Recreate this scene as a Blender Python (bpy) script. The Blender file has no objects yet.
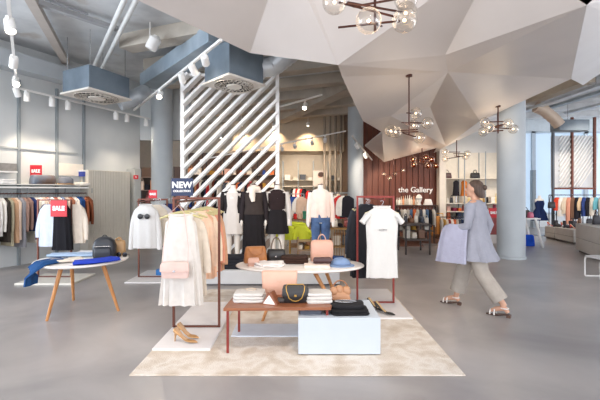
import bpy, math, random
from mathutils import Vector, Matrix
random.seed(7)
PI = math.pi
sc = bpy.context.scene
COL = sc.collection
EYE, F = 1.5, 400.0

def at(px, py, Y):
    return Vector(((px - 300) * Y / F, Y, EYE - (py - 190) * Y / F))

def gr(px, py):
    d = F * EYE / (py - 190)
    return Vector(((px - 300) * d / F, d, 0))

# ------------------------------------------------------------------ materials
def lin(h):
    h = h.lstrip('#')
    v = [int(h[i:i + 2], 16) / 255 for i in (0, 2, 4)]
    return tuple((c / 12.92 if c <= .04045 else ((c + .055) / 1.055) ** 2.4) for c in v) + (1,)

MC = {}
def M(hexc, rough=.7, metal=0, var=.06, scale=8, bump=0, bscale=60, name=None, spec=.5, sheen=0):
    key = (hexc, rough, metal, var, scale, bump, bscale)
    if key in MC:
        return MC[key]
    m = bpy.data.materials.new(name or 'mat_' + hexc.strip('#'))
    m.use_nodes = True
    nt = m.node_tree; N = nt.nodes; L = nt.links
    p = N['Principled BSDF']
    c = lin(hexc)
    tc = N.new('ShaderNodeTexCoord')
    if var:
        no = N.new('ShaderNodeTexNoise'); no.inputs['Scale'].default_value = scale; no.inputs['Detail'].default_value = 3
        L.new(tc.outputs['Object'], no.inputs['Vector'])
        mx = N.new('ShaderNodeMix'); mx.data_type = 'RGBA'
        mx.inputs[6].default_value = tuple(min(1, v * (1 - var * 1.6)) for v in c[:3]) + (1,)
        mx.inputs[7].default_value = tuple(min(1, v * (1 + var * 1.6)) for v in c[:3]) + (1,)
        L.new(no.outputs['Fac'], mx.inputs[0]); L.new(mx.outputs[2], p.inputs['Base Color'])
    else:
        p.inputs['Base Color'].default_value = c
    p.inputs['Roughness'].default_value = rough
    p.inputs['Metallic'].default_value = metal
    p.inputs['Specular IOR Level'].default_value = spec
    if bump:
        nb = N.new('ShaderNodeTexNoise'); nb.inputs['Scale'].default_value = bscale; nb.inputs['Detail'].default_value = 4
        L.new(tc.outputs['Object'], nb.inputs['Vector'])
        b = N.new('ShaderNodeBump'); b.inputs['Strength'].default_value = bump; b.inputs['Distance'].default_value = .02
        L.new(nb.outputs['Fac'], b.inputs['Height']); L.new(b.outputs['Normal'], p.inputs['Normal'])
    MC[key] = m
    return m

def fab(h, var=.08):
    return M(h, .88, 0, var, 14, .25, 45, 'fabric_' + h.strip('#'), .2)
def lea(h):
    return M(h, .42, 0, .08, 10, .12, 120, 'leather_' + h.strip('#'))

def emis(hexc, s, name='lamp_glow'):
    key = ('e', hexc, s)
    if key in MC: return MC[key]
    m = bpy.data.materials.new(name); m.use_nodes = True
    N = m.node_tree.nodes; p = N['Principled BSDF']
    p.inputs['Base Color'].default_value = lin(hexc)
    p.inputs['Emission Color'].default_value = lin(hexc); p.inputs['Emission Strength'].default_value = s
    MC[key] = m
    return m

def glass_mat(tint='#ffffff', name='clear_glass', refl=1.0):
    m = bpy.data.materials.new(name); m.use_nodes = True
    nt = m.node_tree; N = nt.nodes; L = nt.links
    N.remove(N['Principled BSDF'])
    out = N['Material Output']
    tr = N.new('ShaderNodeBsdfTransparent'); tr.inputs['Color'].default_value = lin(tint)
    gl = N.new('ShaderNodeBsdfGlossy'); gl.inputs['Roughness'].default_value = .03
    lw = N.new('ShaderNodeLayerWeight'); lw.inputs['Blend'].default_value = .35
    mu = N.new('ShaderNodeMath'); mu.operation = 'MULTIPLY'; mu.inputs[1].default_value = refl
    no = N.new('ShaderNodeTexNoise'); no.inputs['Scale'].default_value = 3
    ad = N.new('ShaderNodeMath'); ad.operation = 'MULTIPLY_ADD'; ad.inputs[1].default_value = .06; 
    L.new(no.outputs['Fac'], ad.inputs[0]); L.new(mu.outputs[0], ad.inputs[2])
    L.new(lw.outputs['Facing'], mu.inputs[0])
    mx = N.new('ShaderNodeMixShader')
    L.new(ad.outputs[0], mx.inputs[0]); L.new(tr.outputs[0], mx.inputs[1]); L.new(gl.outputs[0], mx.inputs[2])
    L.new(mx.outputs[0], out.inputs['Surface'])
    return m

def ramp_mat(name, cols, scale, rough, kind='noise', bump=0, detail=6, distortion=0, metal=0, stretch=(1, 1, 1), bump_scale=None, spec=.5):
    m = bpy.data.materials.new(name); m.use_nodes = True
    nt = m.node_tree; N = nt.nodes; L = nt.links; p = N['Principled BSDF']
    tc = N.new('ShaderNodeTexCoord'); mp = N.new('ShaderNodeMapping')
    mp.inputs['Scale'].default_value = stretch
    L.new(tc.outputs['Object'], mp.inputs['Vector'])
    no = N.new('ShaderNodeTexNoise'); no.inputs['Scale'].default_value = scale
    no.inputs['Detail'].default_value = detail; no.inputs['Distortion'].default_value = distortion
    L.new(mp.outputs[0], no.inputs['Vector'])
    r = N.new('ShaderNodeValToRGB')
    els = r.color_ramp.elements
    while len(els) < len(cols): els.new(.5)
    for e, (pos, c) in zip(els, cols):
        e.position = pos; e.color = lin(c)
    L.new(no.outputs['Fac'], r.inputs[0]); L.new(r.outputs[0], p.inputs['Base Color'])
    p.inputs['Roughness'].default_value = rough; p.inputs['Metallic'].default_value = metal
    p.inputs['Specular IOR Level'].default_value = spec
    if bump:
        n2 = N.new('ShaderNodeTexNoise'); n2.inputs['Scale'].default_value = bump_scale or scale * 6; n2.inputs['Detail'].default_value = 5
        L.new(mp.outputs[0], n2.inputs['Vector'])
        b = N.new('ShaderNodeBump'); b.inputs['Strength'].default_value = bump; b.inputs['Distance'].default_value = .02
        L.new(n2.outputs['Fac'], b.inputs['Height']); L.new(b.outputs['Normal'], p.inputs['Normal'])
    return m

WHITE_P = M('#eceae6', .35, 0, .03)
COPPER = M('#6b4034', .38, .55, .08, 20, 0, 60, 'copper_lacquer')
REDRACK = M('#86332c', .4, .3, .08, 20, 0, 60, 'red_copper_lacquer')
CHROME = M('#c9c9cb', .25, .9, .04)
BLACKM = M('#2a2320', .4, .5, .1)
BRONZE = M('#4a2b22', .4, .6, .1)
GOLD = M('#c59a4e', .35, .8, .08)
BRASSD = M('#9a7440', .4, .7, .1)
OAK = ramp_mat('oak_wood', [(.3, '#a8703f'), (.7, '#c98f58')], 6, .45, stretch=(8, 8, .8), bump=.1)
DARKOAK = ramp_mat('copper_wood', [(.3, '#7e4a32'), (.7, '#98603f')], 5, .32, stretch=(.8, 8, 8), bump=.05)
PALEWOOD = ramp_mat('pale_hanger_wood', [(.3, '#b3a873'), (.7, '#cfc592')], 6, .5, stretch=(1, 8, 8))
GALV = ramp_mat('galvanised_duct', [(.35, '#bcc4cb'), (.65, '#d6dce0')], 3, .4, metal=.4, bump=.05)
BLUEGAL = ramp_mat('blue_grey_duct', [(.35, '#93a3b0'), (.65, '#aab8c2')], 2.5, .5, metal=.15)
TEALBOX = ramp_mat('blue_grey_unit_paint', [(.35, '#626f7a'), (.65, '#74818c')], 2.5, .5)
GLOBE = glass_mat('#fbf8f4', 'thin_clear_glass', .55)
AMBERG = glass_mat('#e8b8a0', 'thin_rose_glass', .5)
BULB = emis('#ffd9a8', 11, 'warm_filament')
LENS = emis('#fff0dc', 22, 'spot_lens_glow')
LENSC = emis('#fff0dc', 9, 'ceiling_lens_glow')
SKIN = M('#c99a80', .55, 0, .05, 12, .05)
MANN = M('#ded6cc', .4, 0, .03)
FIBER = M('#e9e4dc', .5, 0, .03)
RED = M('#c8202c', .45, 0, .04)
NAVY = M('#1c2a4e', .45, 0, .04)
PRINTW = M('#f6f3f1', .5, 0, .02)

# ------------------------------------------------------------------ mesh building
def srt(p): return Vector(p)

class MB:
    def __init__(s): s.v = []; s.f = []
    def add(s, vs, fs, mat=None):
        b = len(s.v)
        s.v += [tuple(mat @ Vector(v)) if mat else tuple(v) for v in vs]
        s.f += [tuple(b + i for i in f) for f in fs]
        return s
    def box(s, c, d, rz=0, rx=0, ry=0):
        x, y, z = d[0] / 2, d[1] / 2, d[2] / 2
        vs = [(a, b, e) for e in (-z, z) for a, b in ((-x, -y), (x, -y), (x, y), (-x, y))]
        mt = Matrix.Translation(c) @ Matrix.Rotation(rz, 4, 'Z') @ Matrix.Rotation(ry, 4, 'Y') @ Matrix.Rotation(rx, 4, 'X')
        return s.add(vs, [(3, 2, 1, 0), (4, 5, 6, 7), (0, 1, 5, 4), (1, 2, 6, 5), (2, 3, 7, 6), (3, 0, 4, 7)], mt)
    def b2(s, x0, x1, y0, y1, z0, z1):
        return s.box(((x0 + x1) / 2, (y0 + y1) / 2, (z0 + z1) / 2), (abs(x1 - x0), abs(y1 - y0), abs(z1 - z0)))
    def bar(s, p0, p1, w, h=None, up=(0, 0, 1)):
        p0, p1 = Vector(p0), Vector(p1); h = h or w
        d = (p1 - p0); l = d.length; d.normalize()
        u = Vector(up)
        if abs(d.dot(u)) > .98: u = Vector((0, 1, 0))
        a = d.cross(u).normalized(); b = a.cross(d)
        vs = []
        for p in (p0, p1):
            for i, j in ((-1, -1), (1, -1), (1, 1), (-1, 1)):
                vs.append(p + a * (i * w / 2) + b * (j * h / 2))
        return s.add(vs, [(0, 1, 2, 3), (7, 6, 5, 4), (1, 0, 4, 5), (2, 1, 5, 6), (3, 2, 6, 7), (0, 3, 7, 4)])
    def loft(s, rings, cap0=True, cap1=True):
        n = len(rings[0]); b = len(s.v)
        for r in rings: s.v += [tuple(v) for v in r]
        for k in range(len(rings) - 1):
            for i in range(n):
                j = (i + 1) % n
                s.f.append((b + k * n + i, b + k * n + j, b + (k + 1) * n + j, b + (k + 1) * n + i))
        if cap0: s.f.append(tuple(b + i for i in reversed(range(n))))
        if cap1: s.f.append(tuple(b + (len(rings) - 1) * n + i for i in range(n)))
        return s
    def tube(s, pts, r, seg=10, caps=True, flat=1.0):
        pts = [Vector(p) for p in pts]; rs = r if isinstance(r, (list, tuple)) else [r] * len(pts)
        rings = []; a = None
        for i, p in enumerate(pts):
            d = (pts[min(i + 1, len(pts) - 1)] - pts[max(i - 1, 0)]).normalized()
            if a is None:
                u = Vector((0, 0, 1)) if abs(d.z) < .9 else Vector((0, 1, 0))
                a = d.cross(u).normalized()
            else:
                a = (a - d * a.dot(d)).normalized()
            b = d.cross(a)
            rings.append([p + (a * math.cos(2 * PI * k / seg) + b * math.sin(2 * PI * k / seg) * flat) * rs[i] for k in range(seg)])
        return s.loft(rings, caps, caps)
    def lathe(s, prof, c=(0, 0, 0), seg=24, cap=True, mt=None):
        rings = [[Vector((r * math.cos(2 * PI * k / seg), r * math.sin(2 * PI * k / seg), z)) for k in range(seg)] for r, z in prof]
        m2 = Matrix.Translation(c) @ (mt or Matrix())
        rings = [[m2 @ v for v in r] for r in rings]
        return s.loft(rings, cap, cap)
    def ball(s, c, r, seg=16, n=10, sc=(1, 1, 1)):
        rings = []
        for i in range(1, n):
            t = PI * i / n
            rings.append([Vector((c[0] + r * sc[0] * math.sin(t) * math.cos(2 * PI * k / seg), c[1] + r * sc[1] * math.sin(t) * math.sin(2 * PI * k / seg), c[2] - r * sc[2] * math.cos(t))) for k in range(seg)])
        return s.loft(rings)
    def prism(s, poly, z0, z1):
        return s.loft([[Vector((x, y, z0)) for x, y in poly], [Vector((x, y, z1)) for x, y in poly]])
    def arc(s, c, rx, rz, r, a0=0, a1=PI, seg=8, n=12, dy=0):
        pts = [(c[0] + rx * math.cos(a0 + (a1 - a0) * i / n), c[1] + dy * math.sin(PI * i / n), c[2] + rz * math.sin(a0 + (a1 - a0) * i / n)) for i in range(n + 1)]
        return s.tube(pts, r, seg)
    def build(s, name, mat, parent=None, loc=None, rz=0, bevel=0, smooth=35, solid=0, sub=0):
        me = bpy.data.meshes.new(name); me.from_pydata(s.v, [], s.f); me.update()
        me.materials.append(mat)
        if smooth:
            for p in me.polygons: p.use_smooth = True
            me.set_sharp_from_angle(angle=math.radians(smooth))
        o = bpy.data.objects.new(name, me); COL.objects.link(o)
        if parent: o.parent = parent
        if loc is not None: o.location = loc
        if rz: o.rotation_euler = (0, 0, rz)
        if bevel:
            b = o.modifiers.new('bevel', 'BEVEL'); b.width = bevel; b.segments = 2; b.limit_method = 'ANGLE'
        if solid:
            b = o.modifiers.new('thick', 'SOLIDIFY'); b.thickness = solid; b.offset = 0
        if sub:
            b = o.modifiers.new('sub', 'SUBSURF'); b.levels = sub; b.render_levels = sub
        return o

def tag(o, label, cat, group=None, kind=None):
    o['label'] = label; o['category'] = cat
    if group: o['group'] = group
    if kind: o['kind'] = kind
    return o
def thing(name, label, cat, loc=(0, 0, 0), rz=0, group=None):
    o = bpy.data.objects.new(name, None); COL.objects.link(o)
    o.location = loc; o.rotation_euler = (0, 0, rz); o.empty_display_size = .1
    return tag(o, label, cat, group)
def struct(o, label, cat):
    return tag(o, label, cat, None, 'structure')
def copy_tree(o, parent=None, loc=None, rz=None):
    c = o.copy(); COL.objects.link(c)
    c.parent = parent
    if loc is not None: c.location = loc
    if rz is not None: c.rotation_euler = (0, 0, rz)
    for ch in list(o.children): copy_tree(ch, c)
    return c
ORD = ['first', 'second', 'third', 'fourth', 'fifth', 'sixth', 'seventh', 'eighth', 'ninth', 'tenth', 'eleventh', 'twelfth', 'thirteenth', 'fourteenth', 'fifteenth', 'sixteenth', 'seventeenth', 'eighteenth', 'nineteenth', 'twentieth', 'twenty-first', 'twenty-second', 'twenty-third', 'twenty-fourth', 'twenty-fifth', 'twenty-sixth']

def text(body, size, mat, parent, loc, rot=(PI / 2, 0, 0), ext=.004, name='lettering', bold=.0, sx=1):
    cu = bpy.data.curves.new('t', 'FONT'); cu.body = body; cu.size = size; cu.extrude = ext; cu.align_x = 'CENTER'; cu.align_y = 'CENTER'
    cu.offset = bold; cu.resolution_u = 3
    t = bpy.data.objects.new('t', cu); COL.objects.link(t)
    bpy.context.view_layer.update()
    me = bpy.data.meshes.new_from_object(t.evaluated_get(bpy.context.evaluated_depsgraph_get()))
    bpy.data.objects.remove(t)
    me.name = name; me.materials.clear(); me.materials.append(mat)
    o = bpy.data.objects.new(name, me); COL.objects.link(o)
    o.parent = parent; o.location = loc; o.rotation_euler = rot; o.scale = (sx, 1, 1)
    return o

SPK = 1.0
def spot(loc, aim, energy, color=(1, .86, .68), size=1.1, blend=.6, parent=None, rad=.05):
    l = bpy.data.lights.new('spot_lamp', 'SPOT'); l.energy = energy * SPK; l.color = color; l.spot_size = size; l.spot_blend = blend; l.shadow_soft_size = rad
    o = bpy.data.objects.new('spot_lamp', l); COL.objects.link(o)
    o.location = loc
    d = (Vector(aim) - Vector(loc))
    o.rotation_euler = d.to_track_quat('-Z', 'Y').to_euler()
    return o

# ------------------------------------------------------------------ shape library
def cloth(m, prof, folds=9, amp=.012, ph=0., seg=40, open_top=.035, wob=0.0):
    """prof: (z, half width, half depth, fold strength 0..1, y offset)"""
    rings = []
    def ring(z, a, b, fs, yo, k=1.0):
        r = []
        for i in range(seg):
            t = 2 * PI * i / seg
            c, s_ = math.cos(t), math.sin(t)
            x = a * math.copysign(abs(c) ** .8, c); y = b * math.copysign(abs(s_) ** .8, s_)
            nx, ny = c / max(a, .01), s_ / max(b, .01); l = math.hypot(nx, ny)
            w = amp * fs * (math.sin(folds * t + ph + z * 1.5) + .5 * math.sin((folds * 1.7) * t + 2 * ph + z * 4))
            if i == 0: pass
            r.append(Vector((x * k + nx / l * w, yo + y * k + ny / l * w, z + wob * fs * math.sin(3 * t + ph))))
        return r
    p0 = prof[0]
    rings.append(ring(p0[0] - open_top, p0[1] * .8, p0[2] * .8, 0, p0[4]))
    for p in prof: rings.append(ring(*p))
    pl = prof[-1]
    rings.append(ring(pl[0] + .005, pl[1], pl[2], pl[3], pl[4], .93))
    m.loft(rings, True, True)
    return m

def sleeve(m, p0, p1, r0, r1, ph=0., seg=14, flat=.6, bend=.02):
    p0, p1 = Vector(p0), Vector(p1); n = 7; pts = []; rs = []
    for i in range(n):
        t = i / (n - 1)
        p = p0.lerp(p1, t); p.x += bend * math.sin(PI * t) * (1 if p0.x > 0 else -1)
        pts.append(p); rs.append((r0 * (1 - t) + r1 * t) * (1 + .07 * math.sin(7 * t + ph)))
    rs[0] *= .75
    m.tube(pts, rs, seg, True, flat)
    return m

def hanger(label, loc, rz=0, w=.42, group=None, mat=None):
    h = thing('clothes_hanger', label, 'hanger', loc, rz, group)
    m = MB(); n = 11; pts = []
    for i in range(n):
        t = -1 + 2 * i / (n - 1)
        pts.append((t * w / 2, .01 * t * t, -.075 - .06 * abs(t) ** 1.3))
    m.tube(pts, [.008 + .012 * (1 - abs(-1 + 2 * i / (n - 1))) + .005 for i in range(n)], 8, True, .7)
    m.build('hanger_bar', mat or PALEWOOD, h)
    k = MB(); k.tube([(0, 0, -.07), (0, 0, -.03), (.012, 0, -.015), (.018, 0, .004), (.009, 0, .02), (-.008, 0, .02), (-.016, 0, .006)], .0025, 6)
    k.build('hook', CHROME, h)
    return h

def garment(name, label, cat, mat, loc, rz=0, L=.7, ws=.4, wh=.46, dp=.14, sl=None, slr=(.075, .045), spread=.1, folds=9, amp=.01, group=None,
            neck=.085, hook=False, collar=None, waist=None, seg=36, vneck=0, lean=0):
    m = MB(); ph = random.random() * 6
    prof = [(0, neck, .03, 0, 0), (-.02, neck * 1.25, .045, 0, 0), (-.055, ws / 2 * .8, .055, .1, 0), (-.09, ws / 2, .065, .2, 0)]
    wa = waist or (ws + wh) / 2
    for t in (.3, .5, .7, .85, 1):
        wdt = ws + (wa - ws) * min(1, t / .5) if t <= .5 else wa + (wh - wa) * (t - .5) / .5
        prof.append((-.09 - (L - .09) * t, wdt / 2, .06 + (dp / 2 - .06) * t, .3 + .7 * t, lean * t))
    cloth(m, prof, folds, amp, ph, seg)
    o = m.build(name, mat, None, loc, rz, smooth=60)
    tag(o, label, cat, group)
    if sl:
        for sg in (-1, 1):
            s_ = MB(); sleeve(s_, (sg * (ws / 2 - .035), 0, -.10), (sg * (ws / 2 + spread), -.02, -.10 - sl), slr[0], slr[1], ph + sg, bend=.02)
            s_.build('sleeve', mat, o, smooth=60)
    if collar:
        c = MB(); c.tube([(neck * 1.15 * math.cos(a), .045 * math.sin(a), .003 - .02 * max(0, -math.sin(a))) for a in [2 * PI * i / 20 for i in range(21)]], .009, 6)
        c.build('neckline', collar, o)
    if hook:
        k = MB(); k.tube([(0, 0, -.03), (0, 0, .035), (.018, 0, .052), (.023, 0, .075), (.015, 0, .094), (0, 0, .1), (-.015, 0, .093), (-.021, 0, .08)], .003, 5)
        k.build('hanger_hook', CHROME, o)
    return o

def sring(a, b, z, n=4.5, seg=28, yo=0, xo=0):
    r = []
    for i in range(seg):
        t = 2 * PI * (i + .5) / seg; c, s_ = math.cos(t), math.sin(t)
        r.append(Vector((xo + a * math.copysign(abs(c) ** (2 / n), c), yo + b * math.copysign(abs(s_) ** (2 / n), s_), z)))
    return r

def bag(name, label, mat, loc, rz=0, w=.3, d=.14, h=.24, top=.85, handle='arc', hm=None, flap=None, clasp=None, group=None, hh=.14, cat='bag', shoulder=.88, chain=None):
    m = MB()
    m.loft([sring(w / 2 * .94, d / 2 * .9, 0), sring(w / 2, d / 2, h * .06), sring(w / 2 * (1 + top) / 2 * 1.01, d / 2 * .96, h * .5),
            sring(w / 2 * top, d / 2 * .8, h * shoulder), sring(w / 2 * top * .93, d / 2 * .5, h * .97), sring(w / 2 * top * .8, d / 2 * .25, h)])
    o = m.build(name, mat, None, loc, rz, smooth=50); tag(o, label, cat, group)
    hm = hm or mat
    if handle == 'arc':
        for yo in (-.02, .02):
            k = MB(); k.arc((0, yo, h * .95), w * .2 * top, hh, .008, n=12, dy=yo); k.build('handle', hm, o)
    elif handle == 'one':
        k = MB(); k.arc((0, 0, h * .95), w * .28 * top, hh, .009, n=12); k.build('handle', hm, o)
    elif handle == 'low':
        k = MB(); k.arc((0, -d * .35, h * .95), w * .35 * top, -hh, .007, n=12, dy=-d * .45); k.build('strap', hm, o)
    if flap:
        k = MB(); pts = []
        k.loft([sring(w / 2 * top * .97, .006, h * .96, 3, yo=-d * .28), sring(w / 2 * (top + .06), .007, h * .8, 3, yo=-d * .45), sring(w / 2 * (top + .08), .007, h * .42, 3, yo=-d * .5 - .004), sring(w / 2 * top * .8, .006, h * .36, 3, yo=-d * .5 - .004)])
        k.build('flap', flap, o)
    if clasp:
        k = MB(); k.box((0, -d * .5 - .012, h * .45), (w * .09, .012, h * .12)); k.build('clasp', clasp, o, bevel=.003)
    if chain:
        k = MB()
        for sg in (-1, 1):
            pts = [(sg * w * .36, -d * .42, h * .95), (sg * w * .34, -d * .56, h * .7), (sg * w * .24, -d * .58, h * .3), (sg * w * .1, -d * .58, h * .16)]
            k.tube(pts, .0045, 6)
        k.tube([(-w * .1, -d * .58, h * .16), (0, -d * .6, h * .13), (w * .1, -d * .58, h * .16)], .0045, 6)
        k.tube([(-w * .36, -d * .42, h * .95), (-w * .3, 0, h * 1.01), (w * .3, 0, h * 1.01), (w * .36, -d * .42, h * .95)], .0045, 6)
        k.build('chain', chain, o)
    return o

def folded(name, label, mat, loc, rz=0, w=.28, d=.24, h=.06, layers=2, group=None, cat='clothing', collar=None, rough=.006, parts=True):
    m = MB(); lh = h / layers; root = None
    for k in range(layers):
        z0 = k * lh; ww = w * (1 - .03 * k) * (1 + random.uniform(-.02, .02)); dd = d * (1 - .03 * k)
        xo = random.uniform(-.006, .006)
        rr = [sring(ww / 2 * .95, dd / 2 * .95, z0, 6, 32, xo=xo), sring(ww / 2, dd / 2, z0 + lh * .3, 6, 32, xo=xo), sring(ww / 2, dd / 2, z0 + lh * .7, 6, 32, xo=xo), sring(ww / 2 * .95, dd / 2 * .95, z0 + lh * .98, 6, 32, xo=xo), sring(ww / 2 * .5, dd / 2 * .5, z0 + lh * 1.0, 6, 32, xo=xo)]
        for j, ring in enumerate(rr):
            if j in (0,): continue
            for v in ring:
                v.z += rough * math.sin(v.x * 31 + k) * math.cos(v.y * 27 + 2 * k) * .6; v.x += rough * math.sin(v.y * 40 + k)
        m.loft(rr)
    o = m.build(name, mat, None, loc, rz, smooth=55); tag(o, label, cat, group)
    if collar:
        c = MB(); c.tube([(w * .16 * math.cos(a), d * .18 + d * .16 * math.sin(a), h + .004) for a in [2 * PI * i / 16 for i in range(17)]], .007, 6); c.build('neckline', collar, o)
    return o

def pump(mat, label, loc, rz, s=1, open_=False, name='pump', sole=None, group=None):
    """toe towards -Y local; heel raised"""
    o = thing(name, label, 'shoe', loc, rz, group)
    m = MB()
    # y from heel(.11) to toe(-.12)
    secs = [(.115, .085, .02, .045), (.10, .078, .029, .055), (.06, .062, .03, .035), (.02, .035, .026, .018), (-.02, .014, .031, .014), (-.06, .006, .036, .022), (-.09, .005, .03, .022), (-.115, .005, .016, .014), (-.13, .006, .004, .006)]
    rings = []
    for y, z, hw, ht in secs:
        rings.append([Vector((hw * math.cos(2 * PI * i / 14) * s, y * s, (z + ht * .5 + ht * .5 * math.sin(2 * PI * i / 14)) * s)) for i in range(14)])
    m.loft(rings); m.build('upper', mat, o)
    h = MB(); h.tube([(0, .095 * s, .085 * s), (0, .104 * s, .04 * s), (0, .106 * s, 0)], [.016 * s, .008 * s, .005 * s], 8); h.build('heel', mat, o)
    i_ = MB(); i_.loft([[Vector((hw * .72 * math.cos(2 * PI * i / 12) * s, y * s, (z + ht * 1.02) * s + .002 * math.sin(2 * PI * i / 12))) for i in range(12)] for y, z, hw, ht in secs[1:5]])
    i_.build('insole', sole or M('#c9a582', .6), o)
    return o

def globe(parent, p, r, mat=GLOBE, bulb=True):
    g = MB(); g.ball(p, r, 20, 14); go = g.build('glass_globe', mat, parent, smooth=180)
    if bulb:
        b = MB(); b.ball(p, r * .13, 10, 8); b.build('bulb', BULB, go, smooth=180)
    return go

def track(name, label, p0, p1, w=.035):
    m = MB(); m.bar(p0, p1, w, .035)
    o = m.build('lighting_track', WHITE_P, None); tag(o, label, 'lighting track', 'ceiling lighting tracks')
    return o

NSP = 0
def spothead(label, p, aim, energy=30, r=.055, L=.17, hang=.1, glow=True, color=(1, .84, .66), group='spotlights on the ceiling tracks', size=1.1):
    """p = point on the track; head hangs below"""
    p = Vector(p); o = thing('spotlight', label, 'spotlight', p, 0, group)
    d = (Vector(aim) - p).normalized()
    c = Vector((0, 0, -hang))
    m = MB(); m.box((0, 0, -.03), (.04, .09, .045)); m.tube([(0, 0, -.03), (0, 0, -hang)], .012, 8); m.build('stem', WHITE_P, o)
    q = d.to_track_quat('Z', 'Y').to_matrix().to_4x4()
    h = MB(); h.lathe([(r * .75, -L / 2), (r * .98, -L / 2 + .02), (r, 0), (r, L / 2), (r * .9, L / 2), (r * .85, L / 2 - .02)], c, 18, True, q); h.build('lamp_head', WHITE_P, o)
    e = MB(); e.lathe([(r * .84, L / 2 - .018), (r * .5, L / 2 - .012)], c, 16, True, q); e.build('lens', LENS if glow else CHROME, o)
    if energy:
        sp = spot(p + c + d * (L / 2 + .02), Vector(aim), energy, color, size)
    return o

# ================================================================== CAMERA, WORLD
cam = bpy.data.cameras.new('camera'); cam.lens = 24; cam.sensor_width = 36; cam.shift_y = -10 / 600
co = bpy.data.objects.new('camera', cam); COL.objects.link(co); co.location = (0, 0, EYE); co.rotation_euler = (PI / 2, 0, 0)
cam.clip_start = .05; cam.clip_end = 200
sc.camera = co
w = bpy.data.worlds.new('daylight'); sc.world = w; w.use_nodes = True
bg = w.node_tree.nodes['Background']; bg.inputs['Color'].default_value = (.90, .93, 1.0, 1); bg.inputs['Strength'].default_value = 3.0
sc.view_settings.view_transform = 'Standard'; sc.view_settings.look = 'None'; sc.view_settings.gamma = 1; sc.view_settings.exposure = .27
sc.cycles.max_bounces = 7; sc.cycles.diffuse_bounces = 4; sc.cycles.glossy_bounces = 3; sc.cycles.transparent_max_bounces = 16
sc.cycles.sample_clamp_indirect = 4; sc.cycles.use_denoising = True
sc.cycles.caustics_reflective = False; sc.cycles.caustics_refractive = False

# ================================================================== SETTING
FLOORM = ramp_mat('polished_concrete', [(.25, '#827d7c'), (.45, '#95908e'), (.6, '#a39d9a'), (.78, '#b1aba7')], .9, .3, detail=9, distortion=.6, bump=.02, bump_scale=2)
WALLM = ramp_mat('painted_wall', [(.3, '#c3c6c6'), (.7, '#cfd1d0')], 1.2, .85, detail=4)
WALLG = ramp_mat('painted_wall_grey', [(.3, '#b6bcc0'), (.7, '#c2c7ca')], 1.2, .85, detail=4)
CONC = ramp_mat('raw_concrete_soffit', [(.25, '#b9bbbd'), (.5, '#cfd1d2'), (.62, '#d6d8d9'), (.8, '#b9b1a8')], 2.2, .85, detail=10, bump=.15, bump_scale=9)
CONCD = ramp_mat('raw_concrete_beam', [(.3, '#aca498'), (.7, '#c4bbae')], 2.2, .9, detail=8, bump=.15)
COLM = ramp_mat('column_paint', [(.3, '#aeb4b8'), (.7, '#b9bfc2')], 2, .6)
struct(MB().b2(-14, 16, -6, 24, -.3, 0).build('floor', FLOORM), 'grey polished concrete shop floor', 'floor')
struct(MB().b2(-14, 16, -1.5, 24, 4.4, 4.7).build('ceiling', CONC), 'raw concrete ceiling slab above the shop', 'ceiling')

U = Vector((.4211, .9070, 0)); NN = Vector((.9070, -.4211, 0)); W0 = Vector((-5.77, 7.7, 0)); AW = math.atan2(.9070, .4211)
def LW(s, off, z): return W0 + U * s + NN * off + Vector((0, 0, z))
def s_at(px, off=0):
    k = (px - 300) / F
    return (k * (7.7 - .4211 * off) + 5.77 - .907 * off) / (.4211 - k * .907)
def wallbox(m, s0, s1, o0, o1, z0, z1):
    a, b, c, d = LW(s0, o0, 0), LW(s1, o0, 0), LW(s1, o1, 0), LW(s0, o1, 0)
    m.prism([(p.x, p.y) for p in (a, b, c, d)][::-1], z0, z1); return m
struct(wallbox(MB(), -2.2, 3.43, -.25, 0, 0, 4.4).build('wall_left', WALLM), 'pale painted left wall behind the rails', 'wall')
e = LW(3.43, 0, 0)
struct(MB().b2(e.x - .1, -3.0, e.y, e.y + .2, 2.85, 4.4).build('wall_header', WALLM), 'pale wall above the passage to the rear room', 'wall')
struct(MB().b2(-7.5, 1.75, 17, 17.2, 0, 4.4).build('wall_back', M('#cfc3b2', .85)), 'beige rear wall with wall displays', 'wall')
struct(MB().b2(-7.5, -7.3, 11, 17, 0, 4.4).build('wall_rear_left', M('#8a7766', .85)), 'brown side wall of the rear room', 'wall')
# brown slatted gallery wall
GW = MB(); GW.b2(1.75, 4.82, 14.05, 14.25, 0, 4.4)
x = 1.75
while x < 4.8:
    GW.b2(x, x + .17, 14.0, 14.06, 0, 4.4); x += .2
struct(GW.build('wall_gallery', ramp_mat('red_brown_timber', [(.3, '#562817'), (.7, '#68331f')], 3, .5, stretch=(6, 6, .5)), smooth=0), 'red brown timber wall lettered the Gallery', 'wall')
struct(MB().b2(1.7, 1.95, 14.25, 17, 0, 4.4).build('wall_gallery_side', M('#6f5a4c', .8)), 'side wall behind the gallery', 'wall')
struct(MB().b2(4.8, 7.3, 14.6, 14.8, 0, 4.4).build('wall_shelves', ramp_mat('warm_white_wall', [(.3, '#d5d3ce'), (.7, '#dedcd8')], 2, .85)), 'warm white wall behind the handbag shelves', 'wall')
struct(MB().b2(4.78, 5.0, 13.7, 14.6, 0, 4.4).build('trim_pillar', M('#d8cfc2', .6)), 'cream pilaster between gallery and shelves', 'pilaster')
struct(MB().b2(3.3, 5.0, 11.2, 14.0, .0, .012).build('floor_gallery', M('#6d4a3c', .4, 0, .1)), 'dark red brown floor of the gallery', 'floor')
struct(MB().b2(1.2, 3.3, 10.6, 14.0, .0, .012).build('floor_gallery', M('#6d4a3c', .4, 0, .1)), 'dark red brown floor of the gallery', 'floor')
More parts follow.
